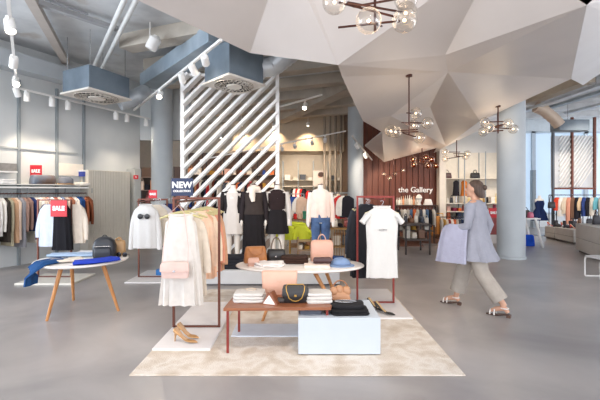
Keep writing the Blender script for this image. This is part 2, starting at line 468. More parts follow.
# right glazing
struct(MB().b2(7.2, 16, 16.3, 16.5, 0, .5).build('wall_right_sill', M('#e0e3e5', .8)), 'low white wall under the shop window', 'wall')
struct(MB().b2(7.2, 16, 16.3, 16.5, 3.9, 4.4).build('wall_right_head', M('#d0d8dc', .8)), 'white wall above the shop window', 'wall')
struct(MB().b2(7.2, 7.4, 14.6, 16.3, 0, 4.4).build('wall_right_return', M('#d8d8d6', .8)), 'short white return wall by the shop window', 'wall')
PANE = ramp_mat('frosted_window_film', [(.3, '#cfe0ec'), (.7, '#dbe8f2')], 1.0, .6)
def frosted(m):
    nt = m.node_tree; N = nt.nodes; L = nt.links; p = N['Principled BSDF']
    t = N.new('ShaderNodeBsdfTranslucent'); t.inputs['Color'].default_value = lin('#e6f1fa')
    mx = N.new('ShaderNodeMixShader'); mx.inputs[0].default_value = .75
    L.new(p.outputs[0], mx.inputs[1]); L.new(t.outputs[0], mx.inputs[2]); L.new(mx.outputs[0], N['Material Output'].inputs['Surface'])
frosted(PANE)
xs = [7.4, 9.55, 11.7, 13.85, 16]
for i in range(4):
    wf = MB(); x0, x1 = xs[i], xs[i + 1]
    for a in (x0, x1 - .08): wf.b2(a, a + .08, 16.34, 16.44, .5, 3.9)
    for z in (.5, 3.82): wf.b2(x0, x1, 16.34, 16.44, z, z + .08)
    o = struct(wf.build('window_%d' % (i + 1), M('#b9c6d0', .5)), 'tall shop window bay with pale frosted film', 'window')
    MB().b2(x0 + .08, x1 - .08, 16.38, 16.40, .58, 3.82).build('window_pane', PANE, o)

for i in range(4):
    s0 = -2.3 - i * 2.2
    struct(wallbox(wallbox(wallbox(MB(), s0 - .1, s0, -.1, 0, 0, 4.4), s0 - 2.2, s0 - .1, -.1, 0, 0, .12), s0 - 2.2, s0 - .1, -.1, 0, 4.25, 4.4).build('window_%d' % (5 + i), M('#9aa3aa', .5)), 'open shopfront window frame beyond the left wall', 'window')
# columns
def column(px, Y, r, label):
    x = (px - 300) * Y / F
    m = MB(); m.lathe([(r + .02, 0), (r + .02, .05), (r, .06), (r, 4.4)], (x, Y, 0), 40)
    return struct(m.build('column', COLM, smooth=40), label, 'column')
column(511, 8.85, .285, 'large round grey column right of the walking person')
column(355.5, 13, .25, 'round grey column beside the gallery wall')
column(162, 10.6, .27, 'round grey column by the passage on the left')

# ceiling beams
def beam(p0, p1, w, h, mat=CONCD, label='concrete downstand beam under the ceiling'):
    p0, p1 = Vector(p0), Vector(p1)
    m = MB(); m.bar(p0, p1, w, h); return struct(m.build('ceiling_beam', mat, smooth=0), label, 'beam')
for i in range(7):
    a = Vector((-3.3 - .1 * i, 7.6 + i * 1.4, 4.28)); b = Vector((1.7, 7.6 + i * 1.4 - 2.1, 4.28))
    beam(a, b, .34, .26)
beam((1.6, 9.5, 4.22), (-1.5, 17, 4.22), .4, .36)
for i in range(5):
    beam((6.8 + i * .2, 9 + i * 1.6, 4.3), (14.5, 7.6 + i * 1.6, 4.3), .3, .2, CONC)
# bulkhead above the left wall
struct(wallbox(MB(), -6, 1.55, 0, .34, 3.82, 4.14).build('ceiling_bulkhead', WALLG), 'grey blue bulkhead along the top of the left wall', 'bulkhead')
struct(MB().b2(-2.6, 1.7, 15.4, 15.6, 3.0, 4.4).build('wall_valance', M('#c4b49e', .8)), 'beige valance above the rear wall display', 'wall')
struct(MB().b2(-2.6, 1.7, 15.6, 17, 3.0, 3.1).build('ceiling_rear', M('#d5c9b8', .8)), 'lowered beige ceiling over the rear display', 'ceiling')

# ================================================================== FACETED CANOPY
V = dict(P1=at(50, -41, 4.0), P2=at(285, -50, 3.5), P3=at(294, -50, 4.0), P5=at(500, -50, 4.0), P6=at(640, -45, 4.0), B=at(250, 53, 5.84), C=at(338, 65, 5.4),
         H=at(587, 5, 4.0), R1=at(690, -30, 4.4), R2=at(660, 34, 6.6), I=at(571, 79, 7.4), X=at(583, 85, 8.2), K1=at(445, 55, 5.6), D=at(448, 72, 6.15),
         C2=at(342, 77, 5.95), L=at(391, 116, 7.9), Mm=at(430, 107, 8.3), N=at(363, 121, 8.0), O=at(382, 132, 9.4), J=at(480, 121, 9.0), Q=at(446, 146, 12),
         S=at(365, 146, 11), T=at(384, 162, 12.8), Uu=at(437, 148, 12.4), Vv=at(527, 106, 12.6), W=at(434, 153, 13.3))
V['P2'] = at(277, -18, 4.4); V['P3'] = at(306, -18, 4.9)
V['P2'] = at(285, -50, 4.4); V['P3'] = at(294, -50, 4.42)
TR = ['P1 P2 B', 'P2 P3 C', 'P2 C B', 'P3 P5 C', 'P5 P6 H', 'P5 H K1', 'P5 K1 C', 'C K1 D', 'C D C2', 'K1 H D', 'D H I', 'H P6 R1', 'H R1 R2', 'H R2 I', 'D I J', 'I R2 X',
      'C2 D L', 'C2 L N', 'D Mm L', 'D J Mm', 'Mm J Q', 'L Mm Q', 'L Q O', 'N L O', 'O Q Uu', 'O Uu T', 'S O T', 'Q J Vv', 'Q Vv W', 'Uu Q W']
CAN = ramp_mat('satin_canopy_panel', [(.35, '#cfc7c1'), (.65, '#d7cfc9')], .8, .42, spec=.45)
can = thing('faceted_ceiling_canopy', 'large pale faceted canopy of folded triangular panels hanging below the ceiling', 'ceiling canopy', (0, 6, 3.6))
for t in TR:
    a, b, c = [V[k] - Vector((0, 6, 3.6)) for k in t.split()]
    n = (b - a).cross(c - a)
    if n.z > 0: b, c = c, b
    m = MB(); up = Vector((0, 0, .03)); m.add([a, b, c, a + up, b + up, c + up], [(0, 1, 2), (5, 4, 3), (1, 0, 3, 4), (2, 1, 4, 5), (0, 2, 5, 3)])
    m.build('panel', CAN, can, smooth=0)
sm = MB(); sm.lathe([(.02, 0), (.05, .015), (.05, .03)], (0, 0, 0)); pz = at(507, 13, 4.35)
def canopy_z(x, y):
    best = None
    for t in TR:
        a, b, c = [V[k] for k in t.split()]
        den = (b.y - c.y) * (a.x - c.x) + (c.x - b.x) * (a.y - c.y)
        if abs(den) < 1e-9: continue
        l1 = ((b.y - c.y) * (x - c.x) + (c.x - b.x) * (y - c.y)) / den; l2 = ((c.y - a.y) * (x - c.x) + (a.x - c.x) * (y - c.y)) / den; l3 = 1 - l1 - l2
        if min(l1, l2, l3) > -1e-6:
            z = l1 * a.z + l2 * b.z + l3 * c.z
            best = z if best is None else min(best, z)
    return best

# ================================================================== SERVICES UNDER THE CEILING
def cassette(label, c, side, h, rz):
    o = thing('air_conditioning_unit', label, 'air conditioner', c, rz)
    MB().b2(-side / 2 + .03, side / 2 - .03, -side / 2 + .03, side / 2 - .03, .03, h).build('housing', TEALBOX, o, bevel=.01)
    g = MB(); g.b2(-side / 2, side / 2, -side / 2, side / 2, 0, .035); pl = g.build('face_plate', M('#ddd6cc', .5), o, bevel=.006)
    R_ = side * .44
    d = MB(); d.lathe([(R_, -.004), (R_, .004)], (0, 0, 0), 40); d.build('diffuser_recess', M('#2e2926', .8), o)
    k = MB()
    for r0, r1, n in ((.20, .29, 16), (.33, .42, 26)):
        for i in range(n):
            a = 2 * PI * i / n
            k.bar((side * r0 * math.cos(a), side * r0 * math.sin(a), -.012), (side * r1 * math.cos(a + .12), side * r1 * math.sin(a + .12), -.012), side * .010, .014)
    for r in (.31, .435):
        k.tube([(side * r * math.cos(2 * PI * i / 40), side * r * math.sin(2 * PI * i / 40), -.01) for i in range(41)], side * .008, 6, False)
    k.build('swirl_blades', M('#cfc6ba', .5), o)
    MB().lathe([(side * .16, -.03), (side * .17, -.02), (side * .17, 0)], (0, 0, 0), 30).build('centre_disc', M('#e2dbd1', .5), o)
    for sx in (-1, 1):
        for sy in (-1, 1): MB().tube([(sx * side * .4, sy * side * .4, h), (sx * side * .4, sy * side * .4, 4.4 - c[2])], .008, 6).build('hanging_rod', CHROME, o)
    for ch in o.children:
        ch.data.transform(Matrix.Diagonal((1, 1.25, 1, 1)) @ Matrix.Rotation(rz, 4, 'Z'))
    o.rotation_euler = (0, 0, 0)
    return o
c1 = at(96, 97, 7.8)
cassette('blue grey ceiling air unit with round swirl diffuser near left wall', (c1.x + .02, 7.8, 3.3), .86, .45, math.radians(-25))
cassette('blue grey ceiling air unit with round swirl diffuser above the slatted screen', (-1.12, 6.8, 3.27), .76, .56, math.radians(48))
def ducting(label, pts, r, mat, rings=0, cat='duct', name='ventilation_duct', flat=1):
    m = MB(); P = [Vector(p) for p in pts]
    if rings:
        Q = []
        for i in range(len(P) - 1):
            for k in range(rings): Q.append(P[i].lerp(P[i + 1], k / rings))
        Q.append(P[-1]); rr = [r * (1 + (.05 if i % 2 else -.02)) for i in range(len(Q))]
        m.tube(Q, rr, 20)
    else: m.tube(P, r, 20)
    return tag(m.build(name, mat, smooth=50), label, cat)
ducting('silver flexible round duct leaving the air unit above the screen', [(-.78, 6.98, 3.62), (-.45, 7.0, 3.68), (-.15, 6.85, 3.86), (.1, 6.7, 4.1), (.18, 6.6, 4.38)], .17, GALV, 8)
ducting('silver flexible duct elbow behind the left air unit', [at(119, 103, 8.6), at(128, 100, 8.7), at(138, 96, 8.8), at(146, 92, 9.0)], .17, GALV, 6)
bx = MB(); bx.bar(at(222, 36, 6.6), at(151, 82, 9.3), .5, .3)
tag(bx.build('ventilation_duct', BLUEGAL, bevel=.01), 'long rectangular pale blue duct running towards the left wall', 'duct')
ducting('straight white pipe under the concrete ceiling, left of the pair', [at(93, 69, 8.8), at(130, -12, 5.4)], .04, M('#d9d9d6', .5), 0, 'pipe', 'ceiling_pipe')
ducting('straight white pipe under the concrete ceiling, right of the pair', [at(101, 71, 8.8), at(142, -12, 5.4)], .04, M('#d9d9d6', .5), 0, 'pipe', 'ceiling_pipe')
bx = MB(); bx.bar(at(66, 62, 8.6), at(27, -8, 5.6), .14, .1); tag(bx.build('cable_tray', M('#b9b0a8', .6)), 'beige diagonal cable tray under the concrete ceiling', 'cable tray')
bx = MB(); bx.bar(at(30, 0, 5.9), at(117, 29, 6.9), .1, .07); tag(bx.build('cable_tray', M('#a5a6a8', .6)), 'thin grey cable tray crossing the concrete ceiling', 'cable tray')
bx = MB(); bx.bar(at(50, 1, 5.9), at(88, 14, 6.3), .03, .03); tag(bx.build('cable_conduit', M('#8d8f92', .6)), 'thin dark conduit beside the grey cable tray', 'conduit')
# right-hand services
def rodded(o, p, label, cat):
    MB().tube([p, (p[0], p[1], 4.4)], .01, 6).build('hanging_rod', CHROME, o)
    return tag(o, label, cat)
ducting('beige round duct elbow by the large column', [(6.95, 11.8, 3.95), (7.2, 11.8, 3.85), (7.5, 11.8, 3.6), (7.65, 11.8, 3.42)], .16, M('#cdb9a6', .5, .2), 5)
bx = MB(); bx.b2(7.72, 8.62, 11.9, 12.35, 3.28, 3.6); rodded(bx.build('air_conditioning_unit', TEALBOX, bevel=.01), (8.1, 12.1, 3.55), 'blue grey box shaped air unit above the white slat screen', 'air conditioner')
for i, (xo, z, mt, ln) in enumerate(((7.15, 3.95, GALV, 'pale steel cable tray above the white slat screen, nearest the column'), (7.75, 4.0, BLUEGAL, 'blue grey cable tray high above the white slat screen'), (8.6, 3.92, GALV, 'pale steel cable tray furthest right above the plinths'))):
    m = MB(); m.bar((xo - .2, 12.6, z), (xo - .05 + .2 * i, 6.5, z), .18, .07); rodded(m.build('cable_tray', mt), (xo - .12 + .1 * i, 9.5, z), ln, 'cable tray')
bx = MB(); bx.bar((7.3, 8.6, 4.1), (9.6, 11.4, 4.1), .16, .12); rodded(bx.build('cable_tray', BLUEGAL), (8.4, 9.94, 4.1), 'blue grey tray crossing the right ceiling diagonally', 'cable tray')
bx = MB(); bx.bar((6.95, 9.6, 4.22), (6.95, 12.2, 4.22), .3, .25); tag(bx.build('ventilation_duct', M('#c6b7a2', .5)), 'beige rectangular duct above the duct elbow', 'duct')

# ------------------------------------------------------------------ tracks and spotlights
def onl(p0, p1, px):
    """point of segment whose picture x is px"""
    lo, hi = 0., 1.
    f = lambda t: 300 + F * (p0.x + (p1.x - p0.x) * t) / (p0.y + (p1.y - p0.y) * t)
    s = 1 if f(1) > f(0) else -1
    for _ in range(40):
        mid = (lo + hi) / 2
        if (f(mid) - px) * s > 0: hi = mid
        else: lo = mid
    return p0.lerp(p1, lo)
A, B_ = at(221, 40, 5.1), at(134, 110, 9.6)
track('t', 'white lighting track running diagonally past the air unit', A, B_)
for i, px in enumerate((205, 193, 182, 160)):
    p = onl(A, B_, px); spothead('white spotlight on the diagonal track, %s from the air unit' % ORD[i], p, ((-1.5, 8, 2.6), (-1.0, 8, 1.8), (-2.0, 8, 2.2), (-2.6, 5.2, .6))[i], (22, 22, 22, 60)[i])
A, B_ = at(8, -2, 4.0), at(17, 88, 7.45)
track('t', 'white lighting track at the upper left edge of the photo', A, B_)
for i, t in enumerate((.12, .48, .78, .97)):
    p = A.lerp(B_, t); spothead('white glowing spotlight on the far left track, %s from the top' % ORD[i], p, LW(-.6 + .6 * i, 0, 1.2) if i % 2 else (-2.0, 3.4, 0), 22)
A, B_ = at(17, 88, 7.45), at(150, 119, 10.4)
track('t', 'long white lighting track following the left wall', A, B_)
for i, px in enumerate((27, 52, 68, 116, 127, 146)):
    p = onl(A, B_, px); spothead('white spotlight on the long left wall track, %s from the left' % ORD[i], p, LW(s_at(px), 0, .9) if i < 3 else LW(s_at(px), 0, .2), (60, 60, 50, 30, 30, 25)[i], hang=.12)
A, B_ = at(279, 107, 9.6), at(322, 95, 8.6)
track('t', 'short white lighting track right of the slatted screen', A, B_)
p = onl(A, B_, 305); spothead('single white spotlight right of the slatted screen', p, p + Vector((-.6, -2.5, -2.8)), 120, hang=.14)
A, B_ = at(200, 160, 13.5), at(346, 131, 12.6)
track('t', 'long white lighting track in the rear room', A, B_)
for i, px in enumerate((262, 282, 295, 312, 325)):
    p = onl(A, B_, px); spothead('small spotlight on the rear room track, %s from the left' % ORD[i], p, (p.x + .3, 16.9, 1.2), 120, hang=.16)
A, B_ = at(352, 136, 10.5), at(372, 160, 13.4)
track('t', 'lighting track beside the round column near the gallery', A, B_)
for i, t in enumerate((.2, .6)):
    p = A.lerp(B_, t); spothead('small spotlight beside the gallery column, %s' % ('upper one' if i == 0 else 'lower one'), p, (3.2, 14, 1.2), 140, hang=.12)
o = thing('spotlight', 'big white spotlight alone under the concrete ceiling beams', 'spotlight', at(150, 32, 6.9))
m = MB(); m.lathe([(.09, 0), (.1, .05), (.1, .2), (.05, .26)], (0, 0, -.3), 20, True, Matrix.Rotation(.5, 4, 'Y')); m.build('lamp_head', WHITE_P, o)
m = MB(); m.tube([(0, 0, -.1), (0, 0, 4.4 - o.location.z)], .012, 8); m.build('stem', WHITE_P, o)
# recessed rear ceiling lights
k = 0
for (x, y, z) in [(-2.2, 15.0, 3.9), (-1.0, 15.2, 3.9), (.3, 15.0, 3.9), (-4.3, 14.2, 3.6), (-5.8, 13.6, 3.6), (-3.2, 16.2, 3.6)]:
    o = thing('pendant_spotlight', 'small round ceiling spotlight of the rear room, %s of six' % ORD[k], 'ceiling light', (x, y, z), 0, 'rear ceiling spotlights'); k += 1
    m = MB(); m.lathe([(.05, 0), (.07, .01), (.07, .12), (.03, .14)], (0, 0, 0), 16); m.build('lamp_head', WHITE_P, o)
    m = MB(); m.lathe([(.045, -.004), (.045, .0)], (0, 0, 0), 14); m.build('lens', LENSC, o)
    m = MB(); m.tube([(0, 0, .13), (0, 0, 4.4 - z)], .01, 6); m.build('stem', WHITE_P, o)
    spot((x, y, z - .03), (x, y + .8, 0), 120, (1, .76, .52), 2.0, .8)

# ------------------------------------------------------------------ chandeliers
def chandelier(label, x, y, ztop, zc, arms, r, rod_r=.012, mat=BRONZE, gm=GLOBE, energy=9, bulb=True):
    """arms: (dx,dy,dz, angle, length, [ends]) in metres relative to centre"""
    o = thing('globe_chandelier', label, 'chandelier', (x, y, zc), 0, 'globe chandeliers')
    m = MB(); m.tube([(0, 0, -.14 if r > .09 else -.1), (0, 0, ztop - zc)], rod_r, 10); m.build('rod', mat, o)
    m = MB(); m.lathe([(.05, ztop - zc - .03), (.05, ztop - zc)], (0, 0, 0), 20); m.build('ceiling_rose', mat, o)
    for (dz, ang, back, fwd, drop) in arms:
        a = Vector((math.cos(ang), math.sin(ang), 0))
        m = MB(); m.tube([a * -back + Vector((0, 0, dz)), a * fwd + Vector((0, 0, dz + drop))], rod_r * .9, 8); ar = m.build('arm', mat, o)
        p = a * (fwd + r * .35) + Vector((0, 0, dz + drop))
        globe(ar, p, r, gm, bulb)
    if energy:
        l = bpy.data.lights.new('chandelier_glow', 'POINT'); l.energy = energy; l.color = (1, .78, .55); l.shadow_soft_size = .3
        lo = bpy.data.objects.new('chandelier_glow', l); COL.objects.link(lo); lo.location = (x, y, zc - .02)
    return o
zc = canopy_z(.675, 3.6) or 3.75
ch = chandelier('largest globe chandelier with dark rods at the top of the photo', .675, 3.6, canopy_z(.675, 4.1) or 3.8, 3.06,
    [(.0, 3.2, .2, .33, .12), (.06, .5, .3, .33, .05), (-.05, -.35, .34, .22, -.02), (.02, 4.3, .28, .2, -.15), (.08, .1, .2, .25, .1)], .108, .012)
zz = canopy_z(1.98, 7.3) or 3.7
chandelier('globe chandelier with stacked thin arms in the middle of the photo', 1.67, 6.13, (canopy_z(1.67, 6.13) or 3.27) + .01, 2.49,
    [(.19, .2, .04, .08, .0), (.04, .1, .12, .26, 0), (0, .9, .14, .14, .02), (-.06, 3.3, .14, .26, -.03), (-.1, 3.0, .14, .17, 0), (-.12, .3, .1, .15, -.06)], .092, .011)
chandelier('globe chandelier beside the large grey column', 4.06, 8.2, (canopy_z(4.06, 8.2) or 3.6) + .01, 2.80,
    [(.1, 2.9, .1, .22, 0), (.02, 3.5, .12, .2, -.05), (-.02, .2, .1, .32, -.02), (-.08, 3.0, .1, .25, -.02), (.0, -.5, .1, .15, .05)], .1, .014)
chandelier('globe chandelier in front of the handbag shelves', 4.62, 11.8, 3.3, 2.6,
    [(.02, 3.1, .1, .3, 0), (-.03, .1, .1, .3, 0), (-.1, .5, .1, .35, 0), (-.12, 2.8, .1, .28, -.05)], .1, .014)
chandelier('cluster chandelier of rose glass globes beside the gallery lettering', 3.66, 12.0, 2.98, 2.42,
    [(.08, .3, .0, .1, -.02), (.03, 2.8, 0, .22, -.02), (.0, .1, 0, .26, 0), (-.1, 2.9, 0, .2, -.05), (-.14, -.5, 0, .15, -.05), (-.12, .2, 0, .42, -.06), (-.02, 1.2, 0, .1, 0)], .1, .02, BRONZE, AMBERG, 10)
chandelier('globe chandelier hanging low in front of the brown gallery wall', 2.95, 12.6, 2.7, 2.0,
    [(.04, .2, .05, .3, 0.08), (-.02, 3.3, .05, .3, .02), (-.08, 3.0, .05, .1, -.05), (0, 1.0, .05, .1, .02)], .07, .012)

# ================================================================== SLATTED SCREEN
scr = thing('slatted_screen', 'tall white framed screen of diagonal slats behind the mannequins', 'screen', (0, 8, 0))
SX0, SX1, SZ1, SZ0 = (183 - 300) * 8 / F, (277.5 - 300) * 8 / F, 3.82, .14
SW = M('#f6f4f1', .55, 0, .02)
MB().b2(SX0 - .035, SX0 + .035, -.06, .06, 0, SZ1).build('post', SW, scr)
MB().b2(SX1 - .035, SX1 + .035, -.06, .06, 0, SZ1).build('post', SW, scr)
MB().b2(SX0, SX1, -.06, .06, SZ1 - .05, SZ1).build('top_rail', SW, scr)
MB().b2(SX0, SX1, -.06, .06, SZ0 - .05, SZ0).build('bottom_rail', SW, scr)
c = SZ0 - (SX1 - SX0) + .1
while c < SZ1:
    x0, x1 = SX0, SX1; z0, z1 = c, c + (SX1 - SX0)
    if z0 < SZ0: x0 += SZ0 - z0; z0 = SZ0
    if z1 > SZ1: x1 -= z1 - SZ1; z1 = SZ1
    if x1 - x0 > .08: MB().bar((x0, 0, z0), (x1, 0, z1), .22, .05, up=(0, 0, 1)).build('slat', SW, scr)
    c += .255
# white slat panel on the right
scr = thing('slatted_screen', 'white diagonal slat screen with copper posts by the right window', 'screen', (0, 13.2, 0))
X = lambda px, Y=13.2: (px - 300) * Y / F
MB().b2(X(553), X(600), .1, .13, 1.55, 3.3).build('backing', M('#e4e6e8', .7), scr)
for px in (553, 572, 594.5): MB().b2(X(px) - .03, X(px) + .03, -.04, .04, 0, 3.9).build('post', COPPER if px != 553 else M('#5a5f68', .5), scr)
MB().b2(X(553), X(594.5), -.04, .04, 1.52, 1.58).build('bottom_rail', COPPER, scr)
c = 1.6 - 1.0
while c < 3.3:
    x0, x1, z0, z1 = X(560), X(593), c, c + (X(593) - X(560)) * 1.5
    k = 1.5
    if z0 < 1.6: x0 += (1.6 - z0) / k; z0 = 1.6
    if z1 > 3.3: x1 -= (z1 - 3.3) / k; z1 = 3.3
    if x1 - x0 > .06: MB().bar((x0, 0.03, z0), (x1, 0.03, z1), .05, .035).build('slat', SW, scr)
    c += .17
# ================================================================== RUG AND PLATFORMS
RUGM = ramp_mat('mottled_cream_rug', [(.32, '#c3b3a1'), (.45, '#d2c5b6'), (.55, '#ded5ca'), (.7, '#cfc0af')], 4.5, .95, detail=12, distortion=.25, bump=.5, bump_scale=90, spec=.1)
rm = MB().b2(-1.375, 1.335, 3.22, 6.0, 0, .012)
tag(rm.build('rug', RUGM, bevel=.004), 'large mottled cream rug under the central display', 'rug')
PLATE = M('#dcd8d6', .4, 0, .04)
PLATEB = M('#d5d7db', .4, 0, .04)
def plate(label, x0, x1, y0, y1, z=.012, h=.02, mat=PLATE):
    return tag(MB().b2(x0, x1, y0, y1, z, z + h).build('floor_plate', mat, bevel=.003), label, 'floor plate', 'white floor plates under racks')
plate('white floor plate on the rug under the low copper brown table', -.70, .6, 4.05, 4.42, .012, .012, M('#d3d8e0', .4))
pl = MB().b2(-1.5, .62, 6.25, 7.9, .03, .24).build('podium', M('#c4c5c6', .6, 0, .04), bevel=.005)
tag(pl, 'low grey display podium under the mannequins', 'podium'); MB().b2(-1.47, .59, 6.29, 7.86, 0, .031).build('plinth_base', M('#6c6a6a', .7), pl)

def rack(label, xl, xr, Y, zt, y0, y1, mat=COPPER, base=0.034, cross=False, t=.024, bottom=True, ro=0):
    o = thing('clothes_rack', label, 'clothes rack', ((xl + xr) / 2, Y, 0))
    w = (xr - xl) / 2
    for s in (-1, 1): MB().b2(s * w - t / 2, s * w + t / 2, -t / 2, t / 2, base, zt).build('post', mat, o)
    MB().b2(-w - t / 2, w + t / 2, -t / 2, t / 2, zt, zt + t).build('top_bar', mat, o)
    if bottom: MB().b2(-w, w, -t / 2, t / 2, base, base + t * .7).build('bottom_bar', mat, o)
    if not cross: MB().tube([(ro, y0 - Y, zt - .012), (ro, y1 - Y, zt - .012)], .011, 10).build('rail', mat, o)
    return o
# ---- front left rack
plate('white floor plate under the front left rack holding gold pumps', -1.37, -.83, 3.7, 5.25)
ZT = 1.40
rack('copper clothes rack at the front left carrying white and peach tops', -1.35, -.865, 4.28, ZT, 3.8, 5.15, ro=-.055)
RX = -1.107
fz = ZT - .045   # hanger hook height
defs = [
 (3.92, 'dress', 'long sleeveless white tunic hanging frontmost on the front left rack', 'dress', '#d0cac3', .91, .29, .42, None, -1.165),
 (4.06, 'blouse', 'cream blouse just behind the white tunic on the front left rack', 'blouse', '#cfc2b1', .86, .33, .38, .5, -1.15),
 (4.40, 'blouse', 'pale peach blouse in the middle of the front left rack', 'blouse', '#ecc9ae', .76, .34, .40, .5, -1.15),
 (4.56, 'blouse', 'apricot top hanging behind the pale peach blouse', 'top', '#e3b394', .78, .33, .38, None, -1.155),
 (4.72, 'blouse', 'light cream top between the apricot tops of the front rack', 'top', '#e9d6bd', .74, .33, .38, .5, -1.16),
 (4.88, 'blouse', 'salmon blouse near the back of the front left rack', 'blouse', '#d9967a', .78, .34, .38, .55, -1.165),
 (5.04, 'cardigan', 'tan cardigan hanging rearmost on the front left rack', 'cardigan', '#c99c7c', .8, .35, .40, .6, -1.17)]
for i, (y, nm, lb, ct, col, L, ws, wh, sl, x) in enumerate(defs):
    garment(nm, lb, ct, fab(col), (x, y, fz - .088), 0, L - .02, ws, wh, .1, sl, (.055, .038), .05, 13, .015, 'tops on the front left rack', collar=fab(col) if i < 4 else None, neck=.10)
    hanger(('pale wooden hanger carrying the ' + lb.split(' hanging')[0].split(' just')[0].split(' in the')[0].split(' between')[0].split(' near')[0].replace('long ', '')), (x, y, fz), 0, .42, 'pale wooden hangers on front left rack')
cl = bag('clutch_bag', 'pale pink flap bag hanging over the white tunic', lea('#d2b6ac'), (-1.185, 3.80, .665), 0, .26, .06, .155, .98, None, None, lea('#cfb0a5'), CHROME, None, 0, 'handbag')
m = MB()
for s in (-1, 1): m.tube([(s * .12, 0, .15), (s * .118, .02, .3), (s * .07, .06, .61), (0, .118, .69)], .003, 6)
m.build('strap', lea('#d2aea5'), cl)
GOLDL = M('#b78d5f', .3, .35, .08)
pump(GOLDL, 'nude gold high heel pump on the left rack plate, nearer one', (-1.11, 3.86, .032), math.radians(78))
pump(GOLDL, 'nude gold high heel pump on the left rack plate, one behind', (-1.12, 3.99, .032), math.radians(70))
# NEW COLLECTION sign
sg = thing('sign', 'dark blue sign reading NEW COLLECTION on the front left rack', 'sign', (-1.255, 4.26, ZT + .026))
MB().b2(-.115, .115, -.006, .006, .01, .20).build('board', NAVY, sg, bevel=.003)
MB().b2(-.06, .06, -.015, .015, 0, .012).build('holder', COPPER, sg)
text('NEW', .092, PRINTW, sg, (0, -.008, .125), bold=.003); text('COLLECTION', .030, PRINTW, sg, (0, -.008, .062), bold=.001)

# ---- right rack
plate('white floor plate under the right rack holding black pumps', .66, 1.30, 4.6, 5.95)
rack('red copper clothes rack on the right carrying the white tee', .745, 1.215, 5.2, 1.40, 4.65, 5.95, REDRACK)
for i, (y, nm, lb, ct, col, L, ws, wh, sl, x) in enumerate([
 (5.40, 'coat', 'black coat hanging directly behind the white tee', 'coat', '#26262a', .98, .40, .46, .62, .93),
 (5.56, 'coat', 'charcoal coat hanging second behind the white tee', 'coat', '#33343a', 1.0, .42, .46, .64, .94),
 (5.74, 'jacket', 'dark slate jacket rearmost on the right rack', 'jacket', '#3d4048', .9, .42, .46, .62, .95)]):
    garment(nm, lb, ct, fab(col), (x, y, 1.3), 0, L, ws, wh, .13, sl, (.06, .045), .05, 9, .012, 'dark coats on the right rack')
    hanger('pale wooden hanger inside the ' + lb.split(' hanging')[0].split(' rearmost')[0], (x, y, 1.355), 0, .4, 'hangers on the right rack')
tee = garment('tee_shirt', 'white cap sleeved tee with small chest print on the right rack', 'top', fab('#d0ceca', .02), (.975, 4.76, 1.3), 0, .84, .40, .385, .10, None, amp=.008, folds=8, waist=.36, collar=fab('#d5d2cf'))
for s in (-1, 1):
    m = MB(); sleeve(m, (s * .15, 0, -.08), (s * .24, -.01, -.19), .075, .07, 0, flat=.5, bend=0); m.build('sleeve', fab('#d0ceca', .02), tee, smooth=60)
text('ROMY', .035, M('#9b9a9c', .6), tee, (.0, -.068, -.27), ext=.002)
hanger('pale wooden hanger holding the white tee on the right rack', (.975, 4.76, 1.355), 0, .40)
BLK = lea('#1d1b1c')
pump(BLK, 'black high heel pump on the right rack plate, nearer one', (1.0, 4.74, .032), math.radians(58), 1.02, sole=M('#c0a070', .6))
pump(BLK, 'black high heel pump on the right rack plate, one behind', (.93, 4.90, .032), math.radians(50), 1.0, sole=M('#c0a070', .6))

# ---- middle left rack (sweatshirt)
plate('white floor plate below the sweatshirt rack', -2.82, -2.2, 6.42, 7.4, 0)
rack('copper clothes rack behind left carrying the white sweatshirt', -2.74, -2.26, 6.8, 1.33, 6.15, 7.5, COPPER, .02)
sw = garment('sweatshirt', 'white long sleeved sweatshirt with dark sunglasses on its front', 'sweatshirt', fab('#d0cecb', .02), (-2.42, 6.28, 1.27), 0, .68, .36, .40, .12, .6, (.055, .04), .045, amp=.008, collar=fab('#d0cdca'))
sgl = thing('sunglasses', 'black sunglasses hooked on the white sweatshirt', 'sunglasses', (-2.42, 6.19, 1.09))
for s in (-1, 1):
    MB().lathe([(.03, -.008), (.042, -.004), (.042, .004), (.03, .008)], (s * .052, 0, 0), 18, True, Matrix.Rotation(PI / 2, 4, 'X')).build('lens', M('#17171a', .2), sgl)
    MB().tube([(s * .09, 0, .01), (s * .09, .05, .01)], .004, 6).build('temple', BLACKM, sgl)
MB().tube([(-.02, 0, .012), (0, -.003, .02), (.02, 0, .012)], .005, 6).build('bridge', BLACKM, sgl)
for i, (y, lb, col, L, sl, x) in enumerate([(6.5, 'pale cream knit second on the sweatshirt rack', '#d8cdbc', .66, .55, -2.36), (6.66, 'white and grey top third on the sweatshirt rack', '#c9c6c8', .6, .5, -2.34), (6.98, 'navy blouse at the rear of the sweatshirt rack', '#27305c', .75, .55, -2.3), (7.14, 'brown patterned top rearmost on the sweatshirt rack', '#7a5548', .6, .5, -2.27)]):
    garment('top', lb, 'top', fab(col), (x, y, 1.26), 0, L, .38, .4, .12, sl, (.055, .04), .04, group='tops on the sweatshirt rack', hook=True)
tag(MB().box((0, 0, 0), (.1, .1, .1)).build('gift_box', M('#2a6fb0', .4), None, (-2.45, 6.98, .071), bevel=.01), 'small bright blue box on the plate of the sweatshirt rack', 'box')
def redsign(label, p, w=.18, h=.18, rz=0, s='SALE', size=None, foot=True):
    o = thing('sale_sign', label, 'sign', p, rz, 'red sale signs')
    MB().b2(-w / 2, w / 2, -.005, .005, 0, h).build('board', RED, o, bevel=.002)
    text(s, size or w * .36, PRINTW, o, (0, -.007, h * .5), bold=.004 * w / .18, sx=.95)
    return o
redsign('small red sale sign on top of the sweatshirt rack', (-2.50, 6.8, 1.36), .14, .14)

